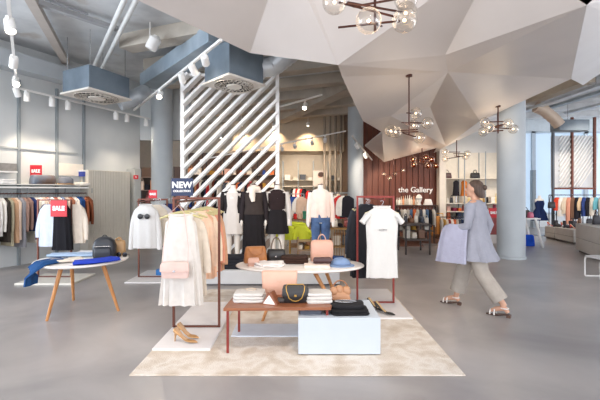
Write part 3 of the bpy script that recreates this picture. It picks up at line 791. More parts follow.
# ---- rack by left wall
plate('cream floor plate seen beneath the left table', -4.5, -3.6, 6.3, 7.05, 0, .03, M('#d8d2c6', .5))
rack('copper clothes rack before the left wall with red sale sign', -4.42, -3.86, 6.75, 1.32, 6.3, 7.2, COPPER, .03, cross=True)
m = MB()
for i, (x, y, nm, lb, ct, col, L, ws, wh, sl) in enumerate([
 (-4.22, 6.72, 'shirt', 'white blue shirt left of the black dress under a sale sign', 'shirt', '#cfd6e4', .70, .28, .31, .45),
 (-3.98, 6.70, 'dress', 'sleeveless black dress hanging under the red sale sign', 'dress', '#1d1c20', .76, .27, .34, None),
 (-3.82, 6.83, 'blouse', 'cream blouse right of the black dress', 'blouse', '#e3d6c6', .66, .3, .32, .5),
 (-4.31, 6.83, 'top', 'dark plum top behind the white blue shirt', 'top', '#4a2f3d', .6, .26, .3, .5)]):
    garment(nm, lb, ct, fab(col), (x, y, 1.255), 0, L, ws, wh, .1, sl, (.05, .038), .03, group='clothes on the rack under the sale sign', hook=True, neck=.07)
redsign('red sale sign hanging before the black dress by the left wall', (-3.98, 6.60, 1.06), .27, .27, 0)

# ================================================================== LEFT ROUND TABLE
def round_table(label, c, rx, ry, z, legs, topmat, top_r=.05, th=.03, legmat=OAK):
    o = thing('display_table', label, 'table', (c[0], c[1], 0))
    rings = []
    for (k, zz) in ((.97, z - th), (1, z - th * .6), (1, z - th * .3), (.985, z)):
        rings.append([Vector((rx * k * math.cos(2 * PI * i / 56), ry * k * math.sin(2 * PI * i / 56), zz)) for i in range(56)])
    MB().loft(rings).build('tabletop', topmat, o)
    for (tx, ty, bx_, by) in legs:
        MB().tube([(tx, ty, z - th), (bx_, by, 0)], [.026, .016], 14).build('leg', legmat, o)
    return o
TZ = .64
round_table('round white table on wooden legs near the left wall', (-2.72, 5.0), .53, .53, TZ, [(-.06, -.34, -.18, -.42), (-.28, .25, -.36, .44), (.30, -.1, .47, -.04)], M('#e6e2dd', .4, 0, .03))
def tp(px, py, z): 
    d = F * (EYE - z) / (py - 190); return Vector(((px - 300) * d / F, d, z))
def drape(name, label, cat, mat, pts, w, th=.02, group=None, folds=3):
    """a strip of cloth following pts (centre line), width w across"""
    m = MB(); P = [Vector(p) for p in pts]; rings = []
    for i, p in enumerate(P):
        d = (P[min(i + 1, len(P) - 1)] - P[max(i - 1, 0)]).normalized()
        side = d.cross(Vector((0, 0, 1)))
        if side.length < .2: side = Vector((0, 1, 0)) if abs(d.y) < .5 else Vector((1, 0, 0))
        side.normalize()
        if i and side.dot(prev) < 0: side = -side
        prev = side; n = side.cross(d).normalized()
        if n.z < -.1 and i == 0: pass
        ring = []; N_ = 24
        for k in range(N_):
            t = 2 * PI * k / N_; c, s_ = math.cos(t), math.sin(t)
            u = w / 2 * math.copysign(abs(c) ** .6, c); v = th / 2 * math.copysign(abs(s_) ** .8, s_)
            ring.append(p + side * u * (1 + .06 * math.sin(i * 1.7)) + n * (v + .25 * th * math.sin(folds * u / w * 6.28 + i * .6)))
        rings.append(ring)
    m.loft(rings)
    return tag(m.build(name, mat, smooth=60), label, cat, group)
a = tp(86, 257, TZ)
z = TZ + .012
drape('jeans', 'dark blue jeans hanging off the left end of the round table', 'jeans', fab('#244a7a'),
      [(-2.84, 4.84, z + .012), (-2.91, 4.68, z + .016), (-2.955, 4.55, z + .014), (-2.985, 4.475, z - .03), (-2.995, 4.46, z - .12), (-3.0, 4.455, z - .21)], .2, .035)
drape('jeans', 'light blue jeans lying across the round left table', 'jeans', fab('#9db2cc'),
      [(-3.22, 5.16, z + .012), (-3.0, 5.18, z + .014), (-2.7, 5.2, z + .012), (-2.45, 5.25, z + .012)], .2, .03)
drape('trousers', 'cream trousers lying in the middle of the round left table', 'trousers', fab('#ddd2c3'),
      [(-3.02, 4.68, z + .012), (-2.8, 4.76, z + .013), (-2.66, 4.88, z + .012)], .19, .03)
drape('trousers', 'grey white trousers at the back of the round left table', 'trousers', fab('#c7c7cb'),
      [(-2.98, 5.4, z + .01), (-2.7, 5.42, z + .012), (-2.55, 5.43, z + .01)], .13, .026)
drape('shirt', 'royal blue folded shirt at the front of the round left table', 'shirt', fab('#2c44b4'),
      [(-2.60, 4.60, z + .012), (-2.45, 4.66, z + .016), (-2.32, 4.78, z + .013), (-2.26, 4.9, z + .012)], .2, .035)
bp = thing('backpack', 'black backpack standing on the round left table', 'backpack', (-2.49, 5.1, TZ), math.radians(10))
MB().loft([sring(.125, .07, 0), sring(.135, .08, .03), sring(.135, .08, .15), sring(.115, .07, .22, 3), sring(.07, .045, .258, 2.5), sring(.03, .02, .27, 2)]).build('body', lea('#20242c'), bp, smooth=50)
MB().loft([sring(.095, .02, .02, 4, yo=-.08), sring(.1, .025, .06, 4, yo=-.085), sring(.095, .022, .12, 4, yo=-.083), sring(.08, .012, .14, 3, yo=-.075)]).build('front_pocket', lea('#262a33'), bp, smooth=50)
MB().tube([(-.1, -.11, .155), (.1, -.11, .155)], .004, 6).build('zip', CHROME, bp)
MB().arc((0, 0, .255), .03, .03, .006, n=8).build('handle', lea('#20242c'), bp)
bag('handbag', 'tan shoulder bag partly behind the black backpack', lea('#b08d63'), (-2.39, 5.27, TZ), .2, .18, .1, .2, .9, 'arc', None, None, None, None, .04, 'handbag')
sgl = thing('sunglasses', 'black folded sunglasses at the right edge of the round table', 'sunglasses', (-2.29, 5.14, TZ + .03))
for s in (-1, 1): MB().lathe([(.022, -.006), (.032, -.003), (.032, .003), (.022, .006)], (s * .038, 0, 0), 16, True, Matrix.Rotation(PI / 2, 4, 'X')).build('lens', M('#17171a', .2), sgl)
for s in (-1, 1): MB().tube([(s * .066, 0, .006), (s * .06, .09, -.02)], .004, 6).build('temple', BLACKM, sgl)

# ================================================================== CENTRAL OVAL TABLE
CZ = .575
round_table('oval white display table on wooden legs at the centre', (0, 5.0), .80, .46, CZ, [(-.22, -.15, -.43, -.46), (.16, -.22, .48, -.42), (-.3, .2, -.5, .42), (.3, .2, .5, .42)], M('#e8e2dc', .4, 0, .03))
CARAMEL = ramp_mat('caramel_leather', [(.3, '#9a6236'), (.7, '#b97c48')], 9, .5, bump=.5, bump_scale=16)
bag('handbag', 'slouchy caramel leather bag at the left of the oval table', CARAMEL, (-.57, 5.12, CZ), .2, .30, .17, .205, .86, 'low', CARAMEL, None, None, None, .08, 'handbag')
bag('purse', 'small dusty pink purse in front of the caramel bag', lea('#c79d8b'), (-.565, 4.88, CZ), .1, .15, .08, .10, .85, None, None, lea('#c79d8b'), None, None, .08, 'purse')
bag('handbag', 'black structured handbag with tall handle on the oval table', BLK, (-.31, 5.22, CZ), 0, .25, .13, .155, .92, 'one', M('#6b5a4c', .4), None, CHROME, None, .16, 'handbag')
f = folded('scarf', 'crumpled white scarf lying on the oval table', fab('#e8e2de'), (-.36, 4.88, CZ), .1, .33, .22, .045, 2, rough=.03)
folded('jumper', 'dark brown folded jumper stack on the oval table', fab('#3d2b24'), (-.07, 5.1, CZ), -.05, .36, .24, .09, 3, collar=None)
tb = thing('tote_bag', 'peach pink tote bag standing on the oval table', 'tote bag', (.285, 5.22, CZ))
PEACH = lea('#d9a993')
MB().loft([sring(.14, .05, 0, 6), sring(.15, .06, .02, 6), sring(.148, .055, .22, 6), sring(.135, .035, .262, 5), sring(.10, .015, .275, 5)]).build('body', PEACH, tb, smooth=50)
MB().arc((0, -.02, .26), .05, .085, .006, n=12).build('handle', PEACH, tb)
MB().arc((0, .02, .26), .05, .085, .006, n=12).build('handle', PEACH, tb)
bag('wallet', 'dark burgundy wallet before the peach tote', lea('#3a1f1e'), (.27, 4.86, CZ + .035), 0, .22, .07, .075, .95, None, None, lea('#43282a'), None, None, 0, 'wallet')
tag(MB().box((0, 0, 0), (.30, .17, .035)).build('gift_box', M('#e6d3c6', .5), None, (.2, 4.80, CZ + .0175), bevel=.004), 'flat cream box under the burgundy wallet', 'box')
hat = thing('cap', 'blue denim cap on the right of the oval table', 'cap', (.5, 4.92, CZ), .2)
DEN = fab('#7d93b5')
MB().loft([sring(.12, .10, .0, 2), sring(.13, .11, .012, 2), sring(.115, .1, .05, 2), sring(.07, .07, .085, 2), sring(.02, .02, .095, 2)]).build('crown', DEN, hat, smooth=60)
MB().loft([sring(.15, .09, .0, 2.4, yo=-.06), sring(.155, .095, .012, 2.4, yo=-.06), sring(.13, .07, .02, 2.4, yo=-.05)]).build('brim', DEN, hat, smooth=60)
MB().tube([(.125 * math.cos(t / 16 * 2 * PI), .105 * math.sin(t / 16 * 2 * PI), .02) for t in range(17)], .006, 6).build('band', fab('#52698f'), hat)
folded('scarf', 'navy folded scarf behind the denim cap', fab('#2c4776'), (.50, 5.17, CZ), 0, .15, .14, .07, 2)

# ================================================================== LOW COPPER TABLE
LT = .43
lt = thing('low_table', 'low copper brown table with thin metal legs in front', 'table', (0, 0, 0))
lt.location = (-.195, 3.92, 0)
top = [(-.50, -.30), (.48, -.27), (.56, .32), (-.47, .29)]
MB().prism(top, LT - .028, LT).build('tabletop', DARKOAK, lt, bevel=.004)
PB = .348
for (x, y, zb) in ((-.465, -.265, .012), (-.44, .25, .012), (.445, -.235, PB), (.50, .26, PB)):
    MB().b2(x - .011, x + .011, y - .011, y + .011, zb, LT - .028).build('leg', REDRACK, lt)
WCOT = fab('#cbc7c1', .02)
folded('knit_jumper', 'white folded knit jumper at left end of the low table', WCOT, (-.485, 3.90, LT), 0, .31, .26, .085, 3, collar=fab('#c9b9a8'))
hb = thing('handbag', 'small copper brown and white bag shaped like a little tent', 'handbag', (-.27, 3.78, LT), math.radians(-20))
MB().loft([sring(.075, .055, 0, 8), sring(.07, .05, .02, 8), sring(.012, .05, .115, 8)]).build('body', lea('#7f4a30'), hb)
MB().add([(-.06, -.057, .006), (.06, -.057, .006), (.0, -.054, .09), (-.06, -.050, .006), (.06, -.05, .006), (0, -.047, .09)], [(0, 1, 2), (5, 4, 3), (1, 0, 3, 4), (2, 1, 4, 5), (0, 2, 5, 3)]).build('front_panel', M('#efe6dd', .5), hb)
bag('purse', 'tiny black purse beside the copper brown bag', lea('#2c2220'), (-.19, 3.80, LT), 0, .09, .05, .05, .9, None, None, lea('#2c2220'), None)
bag('handbag', 'black flap handbag with gold chain in the middle of low table', BLK, (-.045, 3.83, LT), .03, .245, .11, .165, .96, None, None, lea('#232021'), GOLD, None, 0, 'handbag', .9, GOLD)
folded('shirt', 'white folded shirts at the right end of the low table', WCOT, (.185, 3.86, LT), .05, .25, .22, .095, 3)
tb = thing('tote_bag', 'peach pink tote bag behind the black chain handbag', 'tote bag', (-.21, 4.13, LT))
P2 = lea('#dcae97')
MB().loft([sring(.165, .045, 0, 7), sring(.175, .05, .02, 7), sring(.185, .045, .22, 7), sring(.185, .038, .232, 7), sring(.17, .03, .225, 7), sring(.16, .025, .05, 7)]).build('body', P2, tb, smooth=50)
for s in (-1, 1): MB().arc((0, s * .035, .205), .06, -.075, .005, n=10, dy=s * .008).build('handle', lea('#c99c80'), tb)

# ================================================================== WHITE PLINTH
pn = thing('plinth', 'white box plinth at the front of the rug', 'plinth', (.35, 3.9, 0))
MB().b2(-.365, .375, -.30, .30, .022, PB).build('body', M('#bfc7d0', .45, 0, .02), pn, bevel=.003)
for sx in (-.33, .33):
    for sy in (-.26, .26): MB().lathe([(.018, .012), (.018, .023)], (sx, sy, 0), 12).build('foot', BLACKM, pn)
folded('jumper', 'black folded jumper with necklace on the white plinth', fab('#1f1e20'), (.46, 3.76, PB), .02, .36, .22, .05, 2)
folded('jumper', 'upper black folded jumper lying on the plinth stack', fab('#262527'), (.45, 3.79, PB + .052), -.02, .31, .2, .035, 1, collar=None)
m = MB(); m.tube([(.35 + .1 * math.cos(t) + .08, 3.80 + .035 * math.sin(t), PB + .096) for t in [2 * PI * i / 24 for i in range(25)]], .006, 6)
tag(m.build('necklace', CHROME), 'silver chain necklace on top of the black jumpers', 'necklace')
tan = lea('#b3835f')
b_ = bag('handbag', 'tan bucket bag with rounded lobes at the back of the plinth', tan, (.40, 4.08, PB), .1, .24, .13, .13, .8, None, None, None, None, None, .05, 'handbag')
for i, (x, y, r_) in enumerate(((-.06, -.02, .06), (.0, 0, .072), (.07, -.01, .065))):
    MB().ball((x, y, .12), r_, 14, 8, (.75, .7, .9)).build('gathered_lobe', tan, b_, smooth=180)
MB().arc((0.01, 0, .1), .09, .13, .008, n=12).build('handle', lea('#8f6244'), b_)
bag('clutch_bag', 'flat tan clutch lying in front of the tan bucket bag', lea('#b98762'), (.50, 3.95, PB), -.1, .19, .09, .03, .95, None, cat='clutch')
tag(MB().box((0, 0, 0), (.20, .12, .04)).build('gift_box', M('#4a4d58', .6), None, (.10, 3.76, PB + .02), bevel=.004), 'flat dark grey box under the right end of the low table', 'box')
# dark folded goods on podium left
folded('jumper', 'black folded knitwear pile on the left of the grey podium', fab('#232329'), (-1.08, 6.5, .24), 0, .42, .32, .2, 4)
folded('jumper', 'dark navy folded knitwear pile beside the caramel bag', fab('#20242f'), (-.62, 6.55, .24), 0, .34, .3, .14, 3)

# ================================================================== MANNEQUINS
def legs_profile(m, x, z1, r0=.085, r1=.05, z0=0.0):
    m.tube([(x, 0, z1), (x * 1.02, -.005, z1 * .55), (x, .01, z0 + .06), (x, -.01, z0)], [r0, r0 * .68, r1 * .75, r1 * .9], 14)
def mannequin(label, x, y, z0, rz=0, s=1.0):
    o = thing('mannequin', label, 'mannequin', (x, y, z0), rz, 'headless mannequins behind the oval table'); o.scale = (s, s, s)
    m = MB()
    m.loft([sring(.10, .07, .70, 2), sring(.155, .10, .78, 2), sring(.15, .10, .86, 2), sring(.115, .08, .98, 2), sring(.14, .095, 1.12, 2, yo=-.01), sring(.165, .085, 1.2, 2), sring(.12, .06, 1.255, 2), sring(.05, .05, 1.28, 2), sring(.045, .045, 1.345, 2)])
    m.build('torso', MANN, o, smooth=60)
    for sx in (-1, 1):
        l = MB(); legs_profile(l, sx * .075, .78, .085, .05, .02); l.build('leg', MANN, o, smooth=60)
        a = MB(); a.tube([(sx * .165, 0, 1.215), (sx * .2, .0, 1.0), (sx * .215, -.03, .8), (sx * .21, -.05, .7), (sx * .205, -.055, .64)], [.04, .034, .026, .03, .012], 10); a.build('arm', MANN, o, smooth=60)
    MB().lathe([(.046, 1.345), (.046, 1.355), (.02, 1.365)], (0, 0, 0), 18).build('neck_cap', BRONZE, o)
    MB().lathe([(.16, 0), (.16, .012), (.02, .016)], (0, 0, 0), 28).build('base_plate', CHROME, o)
    return o
def wear(o, name, mat, prof, folds=9, amp=.01): return cloth(MB(), prof, folds, amp, random.random() * 6, 40).build(name, mat, o, smooth=60)
def worn_sleeves(o, mat, L=.5, r=(.055, .045)):
    for sx in (-1, 1):
        m = MB(); m.tube([(sx * .15, 0, 1.225), (sx * .2, 0, 1.0), (sx * .218, -.03, 1.0 - (L - .22) * .95)] if L > .3 else [(sx * .15, 0, 1.225), (sx * .19, 0, 1.1)], [r[0], (r[0] + r[1]) / 2, r[1]] if L > .3 else [r[0], r[1]], 12)
        m.build('sleeve', mat, o, smooth=60)
def jacket(o, mat, L=.42, gap=.055):
    # two front panels and a back as one open shell
    m = MB()
    for sx in (-1, 1):
        rings = []
        for (z, a, b) in ((1.255, .10, .06), (1.22, .175, .095), (1.1, .165, .115), (1.0, .15, .105), (1.255 - L, .175, .12)):
            ring = []
            for i in range(13):
                t = PI / 2 - (PI * .93 - gap * 4) * i / 12
                ring.append(Vector((sx * a * math.cos(t), b * math.sin(t), z)))
            for i in range(12, -1, -1):
                t = PI / 2 - (PI * .93 - gap * 4) * i / 12
                ring.append(Vector((sx * (a - .012) * math.cos(t), (b - .012) * math.sin(t), z)))
            rings.append(ring if sx < 0 else ring[::-1])
        m.loft(rings)
    m.build('jacket', mat, o, smooth=60)
PZ = .24
BK = fab('#201d1f'); CRW = fab('#cdc6bf', .03)
mx = lambda px, y: (px - 300) * y / F
o = mannequin('mannequin in white dress and open dark jacket', mx(233, 7.0), 7.0, PZ)
wear(o, 'dress', CRW, [(1.235, .09, .05, 0, 0), (1.2, .165, .092, 0, 0), (1.1, .152, .105, .1, 0), (.98, .13, .095, .1, 0), (.84, .17, .115, .3, 0), (.5, .19, .13, 1, 0)])
jacket(o, fab('#2a2526'), .40, .1); worn_sleeves(o, fab('#2a2526'), .5)
o = mannequin('mannequin in black jacket, pale fluffy scarf and long black skirt', mx(254, 6.95), 6.95, PZ)
wear(o, 'skirt', BK, [(.98, .12, .09, 0, 0), (.85, .17, .115, .2, 0), (.5, .18, .13, .8, 0), (.14, .2, .14, 1, 0)], 13, .014)
wear(o, 'top', fab('#3a322f'), [(1.235, .09, .05, 0, 0), (1.2, .168, .1, 0, 0), (1.1, .158, .112, .1, 0), (.98, .15, .105, .2, 0), (.84, .18, .125, .4, 0)])
worn_sleeves(o, fab('#2b2527'), .55)
m = MB(); m.tube([(.075 * math.cos(t), .07 * math.sin(t) - .01, 1.275 + .012 * math.sin(3 * t)) for t in [2 * PI * i / 20 for i in range(21)]], .042, 10); m.tube([(-.02, -.09, 1.26), (-.015, -.125, 1.16), (.0, -.13, 1.06)], [.05, .055, .03], 10)
m.build('scarf', fab('#e2d6c8'), o, smooth=60)
o = mannequin('mannequin in open white cardigan over black top and shorts', mx(277, 7.0), 7.0, PZ)
wear(o, 'top', fab('#2b2020'), [(1.27, .07, .055, 0, 0), (1.24, .13, .08, 0, 0), (1.2, .168, .095, 0, 0), (1.1, .158, .108, .1, 0), (.92, .145, .105, .2, 0)])
wear(o, 'skirt', BK, [(.96, .125, .095, 0, 0), (.84, .175, .12, .3, 0), (.5, .2, .14, 1, 0)], 11, .012)
jacket(o, CRW, .52, .12); worn_sleeves(o, CRW, .6)
o = mannequin('mannequin in loose pale pink jumper and blue jeans', mx(320.5, 6.75), 6.75, PZ, 0, 1.0)
wear(o, 'jumper', fab('#e6d0c4'), [(1.27, .07, .06, 0, 0), (1.235, .12, .075, 0, 0), (1.2, .155, .095, 0, 0), (1.05, .155, .12, .4, 0), (.88, .165, .125, .8, 0), (.8, .155, .12, .8, 0)], 8, .014)
for sx in (-1, 1):
    m = MB(); m.tube([(sx * .13, 0, 1.215), (sx * .18, 0, 1.0), (sx * .2, -.03, .78), (sx * .2, -.04, .72)], [.05, .046, .042, .038], 12); m.build('sleeve', fab('#e6d0c4'), o, smooth=60)
JN = ramp_mat('washed_denim', [(.3, '#263a5e'), (.7, '#4f6a92')], 7, .85, bump=.1)
m = MB(); m.loft([sring(.15, .105, .9, 2), sring(.165, .115, .82, 2), sring(.155, .11, .72, 2)]); m.build('jeans_waist', JN, o, smooth=60)
for sx in (-1, 1):
    m = MB(); m.tube([(sx * .078, 0, .78), (sx * .08, -.01, .45), (sx * .078, .005, .1)], [.095, .068, .055], 14); m.build('jeans_leg', JN, o, smooth=60)
# ================================================================== PERSON
px_, py_ = 2.2, 5.01
pr = thing('person', 'person striding left in pale tunic, beige trousers and white strap sandals', 'person', (px_, py_, 0), math.radians(-131))
b = MB()
# torso
b.loft([sring(.10, .08, .78, 2), sring(.165, .115, .86, 2), sring(.165, .115, .93, 2), sring(.13, .09, 1.06, 2), sring(.15, .10, 1.2, 2), sring(.175, .095, 1.3, 2), sring(.13, .07, 1.355, 2), sring(.05, .05, 1.385, 2)])
b.tube([(0, .005, 1.33), (0, -.005, 1.40), (0, -.015, 1.46)], [.052, .048, .05], 16)
# head: skull, jaw, nose, ears, chin
HC = Vector((0, -.02, 1.515))
b.ball(HC + Vector((0, .01, .01)), .09, 24, 16, (.84, 1.04, 1.1))
b.ball(HC + Vector((0, -.03, -.045)), .062, 18, 12, (.85, .95, 1.05))
b.tube([HC + Vector((0, -.088, .012)), HC + Vector((0, -.108, -.018)), HC + Vector((0, -.09, -.024))], [.009, .014, .009], 8)
b.ball(HC + Vector((0, -.085, -.052)), .018, 10, 8, (1.3, .6, .6))
b.ball(HC + Vector((0, -.07, -.088)), .022, 10, 8)
for s in (-1, 1):
    b.ball(HC + Vector((s * .077, .012, -.008)), .026, 10, 8, (.35, .7, 1.2))
# legs: front = -x leg, rear = +x leg
def leg(sx, hip, knee, ank, toe):
    b.tube([hip, Vector(hip).lerp(Vector(knee), .5), knee, Vector(knee).lerp(Vector(ank), .3) + Vector((0, .012, 0)), ank], [.088, .072, .052, .052, .033], 16)
    heel = Vector(ank) + (Vector(ank) - Vector(toe)) * .25; heel.z = .055
    b.tube([heel, (ank[0], ank[1], ank[2] - .02), Vector(ank).lerp(Vector(toe), .6) + Vector((0, 0, -.0)), toe], [.026, .034, .03, .018], 12)
LF = [(-.088, 0, .86), (-.085, -.17, .49), (-.072, -.27, .115), (-.07, -.43, .04)]
LR = [(.088, 0, .86), (.085, .10, .48), (.072, .35, .125), (.07, .19, .045)]
leg(-1, *LF); leg(1, *LR)
def arm(sh, el, wr, hd):
    """hd = hand direction"""
    b.tube([sh, Vector(sh).lerp(Vector(el), .4), el, Vector(el).lerp(Vector(wr), .35), wr], [.048, .042, .034, .034, .022], 14)
    w_ = Vector(wr); d = Vector(hd).normalized(); side = d.cross(Vector((0, 0, 1)))
    if side.length < .3: side = Vector((0, 1, 0))
    side.normalize(); n = side.cross(d).normalized()
    b.tube([w_, w_ + d * .03, w_ + d * .085], [.022, .034, .036], 12, True, .55)
    for k, (o_, L_) in enumerate(((-.028, .062), (-.01, .073), (.009, .068), (.027, .052))):
        p = w_ + d * .08 + side * o_
        b.tube([p, p + d * L_ * .45, p + d * L_ * .75 - n * L_ * .28, p + d * L_ * .85 - n * L_ * .6], [.0095, .009, .0085, .007], 8)
    p = w_ + d * .03 - side * .03
    b.tube([p, p - side * .025 + d * .025, p - side * .028 + d * .055 - n * .012], [.012, .0105, .008], 8)
AL = [(-.175, .0, 1.305), (-.225, .10, 1.06), (-.215, .02, .84)]
AR = [(.175, .0, 1.305), (.215, -.03, 1.06), (.15, -.25, 1.0)]
arm(*AL, (0.05, -.15, -1)); arm(*AR, (-.3, -1, -.05))
body = b.build('body', SKIN, pr, smooth=0)
r = body.modifiers.new('skin', 'REMESH'); r.mode = 'VOXEL'; r.voxel_size = .0065; r.use_smooth_shade = True
r = body.modifiers.new('smooth', 'SMOOTH'); r.factor = .5; r.iterations = 3
for s in (-1, 1):
    MB().ball(HC + Vector((s * .03, -.079, .012)), .0115, 12, 8, (1.3, .8, .8)).build('eye', M('#2b2220', .3), body, smooth=180)
    MB().tube([HC + Vector((s * .014, -.088, .034)), HC + Vector((s * .032, -.09, .038)), HC + Vector((s * .05, -.078, .033))], .003, 6).build('eyebrow', M('#3a2a22', .8), body)
MB().tube([HC + Vector((-.022, -.09, -.052)), HC + Vector((0, -.1, -.05)), HC + Vector((.022, -.09, -.052))], .005, 8).build('lips', M('#a9605a', .5), body)
HR = ramp_mat('brown_hair', [(.3, '#3e2f27'), (.7, '#5d473a')], 14, .6, stretch=(3, 3, .5), bump=.5, bump_scale=40)
h = MB(); rings = []
for (z, a, bb, yo) in ((1.40, .055, .03, .075), (1.43, .08, .05, .062), (1.47, .088, .062, .045), (1.52, .09, .07, .035), (1.555, .087, .082, .014), (1.59, .074, .082, .0), (1.615, .045, .055, 0), (1.627, .015, .02, 0)):
    rings.append([Vector((a * math.cos(t) * (1 + .03 * math.sin(9 * t)), yo + bb * math.sin(t) * (1 + .03 * math.sin(7 * t)), z)) for t in [2 * PI * i / 30 for i in range(30)]])
h.loft(rings); h.build('hair', HR, body, smooth=60)
h = MB(); h.ball((0, .105, 1.53), .035, 14, 10, (1, .9, 1)); h.build('hair_bun', HR, body, smooth=60)
# clothes
TRO = fab('#a89f95')
for L_ in (LF, LR):
    m = MB(); h_, k_, a_ = [Vector(v) for v in L_[:3]]
    ae = k_.lerp(a_, .82)
    m.tube([h_ + Vector((0, 0, .03)), h_.lerp(k_, .5), k_, k_.lerp(ae, .5), ae], [.106, .098, .09, .092, .095], 20)
    m.build('trouser_leg', TRO, pr, smooth=60)
LAV = fab('#94959f')
m = MB(); cloth(m, [(1.375, .075, .06, 0, .0), (1.335, .155, .085, 0, 0), (1.29, .19, .115, 0, 0), (1.18, .175, .125, .1, 0), (1.05, .165, .12, .2, 0), (.92, .195, .15, .5, 0), (.78, .225, .19, 1, 0), (.64, .25, .24, 1.4, .02)], 9, .016, 1, 48)
m.build('tunic', LAV, pr, smooth=60)
for A_ in (AL, AR):
    m = MB(); s_, e_, w_ = [Vector(v) for v in A_]
    m.tube([s_ + (Vector((0, 0, .02))), s_.lerp(e_, .5), e_, e_.lerp(w_, .6)], [.064, .056, .052, .05], 14); m.build('sleeve', LAV, pr, smooth=60)
WS = lea('#e6e0da')
for L_ in (LF, LR):
    a_, t_ = Vector(L_[2]), Vector(L_[3]); d = (t_ - a_); d.z = 0; d.normalize(); n = Vector((-d.y, d.x, 0))
    ctr = [a_ - d * .055, a_ - d * .0, a_ + d * .09, a_ + d * .175, a_ + d * .205]
    hw = [.024, .028, .034, .03, .012]; zz = [.036, .03, .012, .008, .008]
    rings = []
    for c_, w_, z_ in zip(ctr, hw, zz):
        rings.append([Vector((c_.x + n.x * w_ * sx, c_.y + n.y * w_ * sx, z_ + dz)) for sx, dz in ((-1, -.008), (1, -.008), (1, .004), (-1, .004))])
    sh = MB().loft(rings).build('sandal', lea('#4a332a'), pr)
    k = MB(); c_ = a_ - d * .045; k.b2(c_.x - .022, c_.x + .022, c_.y - .022, c_.y + .022, 0, .034); k.build('heel', lea('#5a4032'), sh)
    for q, (off, zt, rr) in enumerate(((.155, .052, .036), (.105, .075, .042))):
        k = MB(); c_ = a_ + d * off
        k.tube([(c_.x + n.x * rr * math.cos(t), c_.y + n.y * rr * math.cos(t), .012 + zt * math.sin(t)) for t in [PI * i / 10 for i in range(11)]], .008, 6, True); k.build('strap', WS, sh)
    k = MB(); c_ = a_ + Vector((0, 0, -.0)); k.tube([(c_.x + .042 * math.cos(t), c_.y + .042 * math.sin(t), c_.z - .02) for t in [2 * PI * i / 16 for i in range(17)]], .007, 6, True); k.build('strap', WS, sh)
# coat carried over the forearm
R_ = Matrix.Rotation(math.radians(-131), 4, 'Z'); T_ = Matrix.Translation((px_, py_, 0))
pts = [(.10, -.17, .64), (.12, -.17, .85), (.14, -.165, 1.0), (.165, -.16, 1.055), (.20, -.165, 1.06), (.232, -.18, 1.0), (.255, -.2, .82), (.26, -.22, .6)]
m = MB(); rings = []
for i, p in enumerate(pts):
    p = Vector(p); th = .016; d = (Vector(pts[min(i + 1, 7)]) - Vector(pts[max(i - 1, 0)])).normalized(); n = Vector((0, 1, 0)).cross(d).normalized()
    ring = []
    wdt = .14 + .05 * abs(i - 3.5) / 3.5
    for k in range(26):
        t = 2 * PI * k / 26; u = wdt * math.copysign(abs(math.cos(t)) ** .6, math.cos(t)); v = th * math.sin(t)
        ring.append(T_ @ R_ @ (p + Vector((0, u, 0)) + n * (v + .012 * math.sin(u * 50 + i * .5))))
    rings.append(ring)
m.loft(rings)
tag(m.build('coat', fab('#a4a4b6'), smooth=60), 'pale lavender coat draped over the arm of the walking person', 'coat')

# ================================================================== LEFT WALL SHELVING
rzN = math.atan2(NN.y, NN.x)       # garment width axis = wall normal
sh = thing('wall_shelving', 'white wall shelving with grey uprights and a hanging rail on the left wall', 'shelving', W0, 0)
GREYM = M('#8f9699', .5, .2); 
def lw(s, off, z): return U * s + NN * off + Vector((0, 0, z))
def wbx(s0, s1, o0, o1, z0, z1):
    m = MB(); ps = [lw(s0, o0, 0), lw(s1, o0, 0), lw(s1, o1, 0), lw(s0, o1, 0)]; m.prism([(p.x, p.y) for p in ps][::-1], z0, z1); return m
s_end = s_at(89, .4)
for px in (19, 57, 84): 
    s = s_at(px, .03); wbx(s - .025, s + .025, .0, .05, 0, 3.7).build('upright', GREYM, sh)
for z in (2.32,): wbx(-3, s_end, .0, .03, z, z + .025).build('crossbar', M('#a9adad', .5), sh)
wbx(-3, s_end, 0, .40, 1.535, 1.565).build('shelf_board', WHITE_P, sh)
wbx(-3, s_end, 0, .36, 1.60, 1.615).build('shelf_board', WHITE_P, sh)
MB().tube([lw(-3, .3, 1.43), lw(s_end, .3, 1.43)], .012, 8).build('hanging_rail', COPPER, sh)
for px in (2, 19, 57, 84):
    s = s_at(px, .03) if px > 2 else -1.6; MB().bar(lw(s, .3, 1.43), lw(s, .3, 1.54), .015).build('rail_bracket', GREYM, sh)
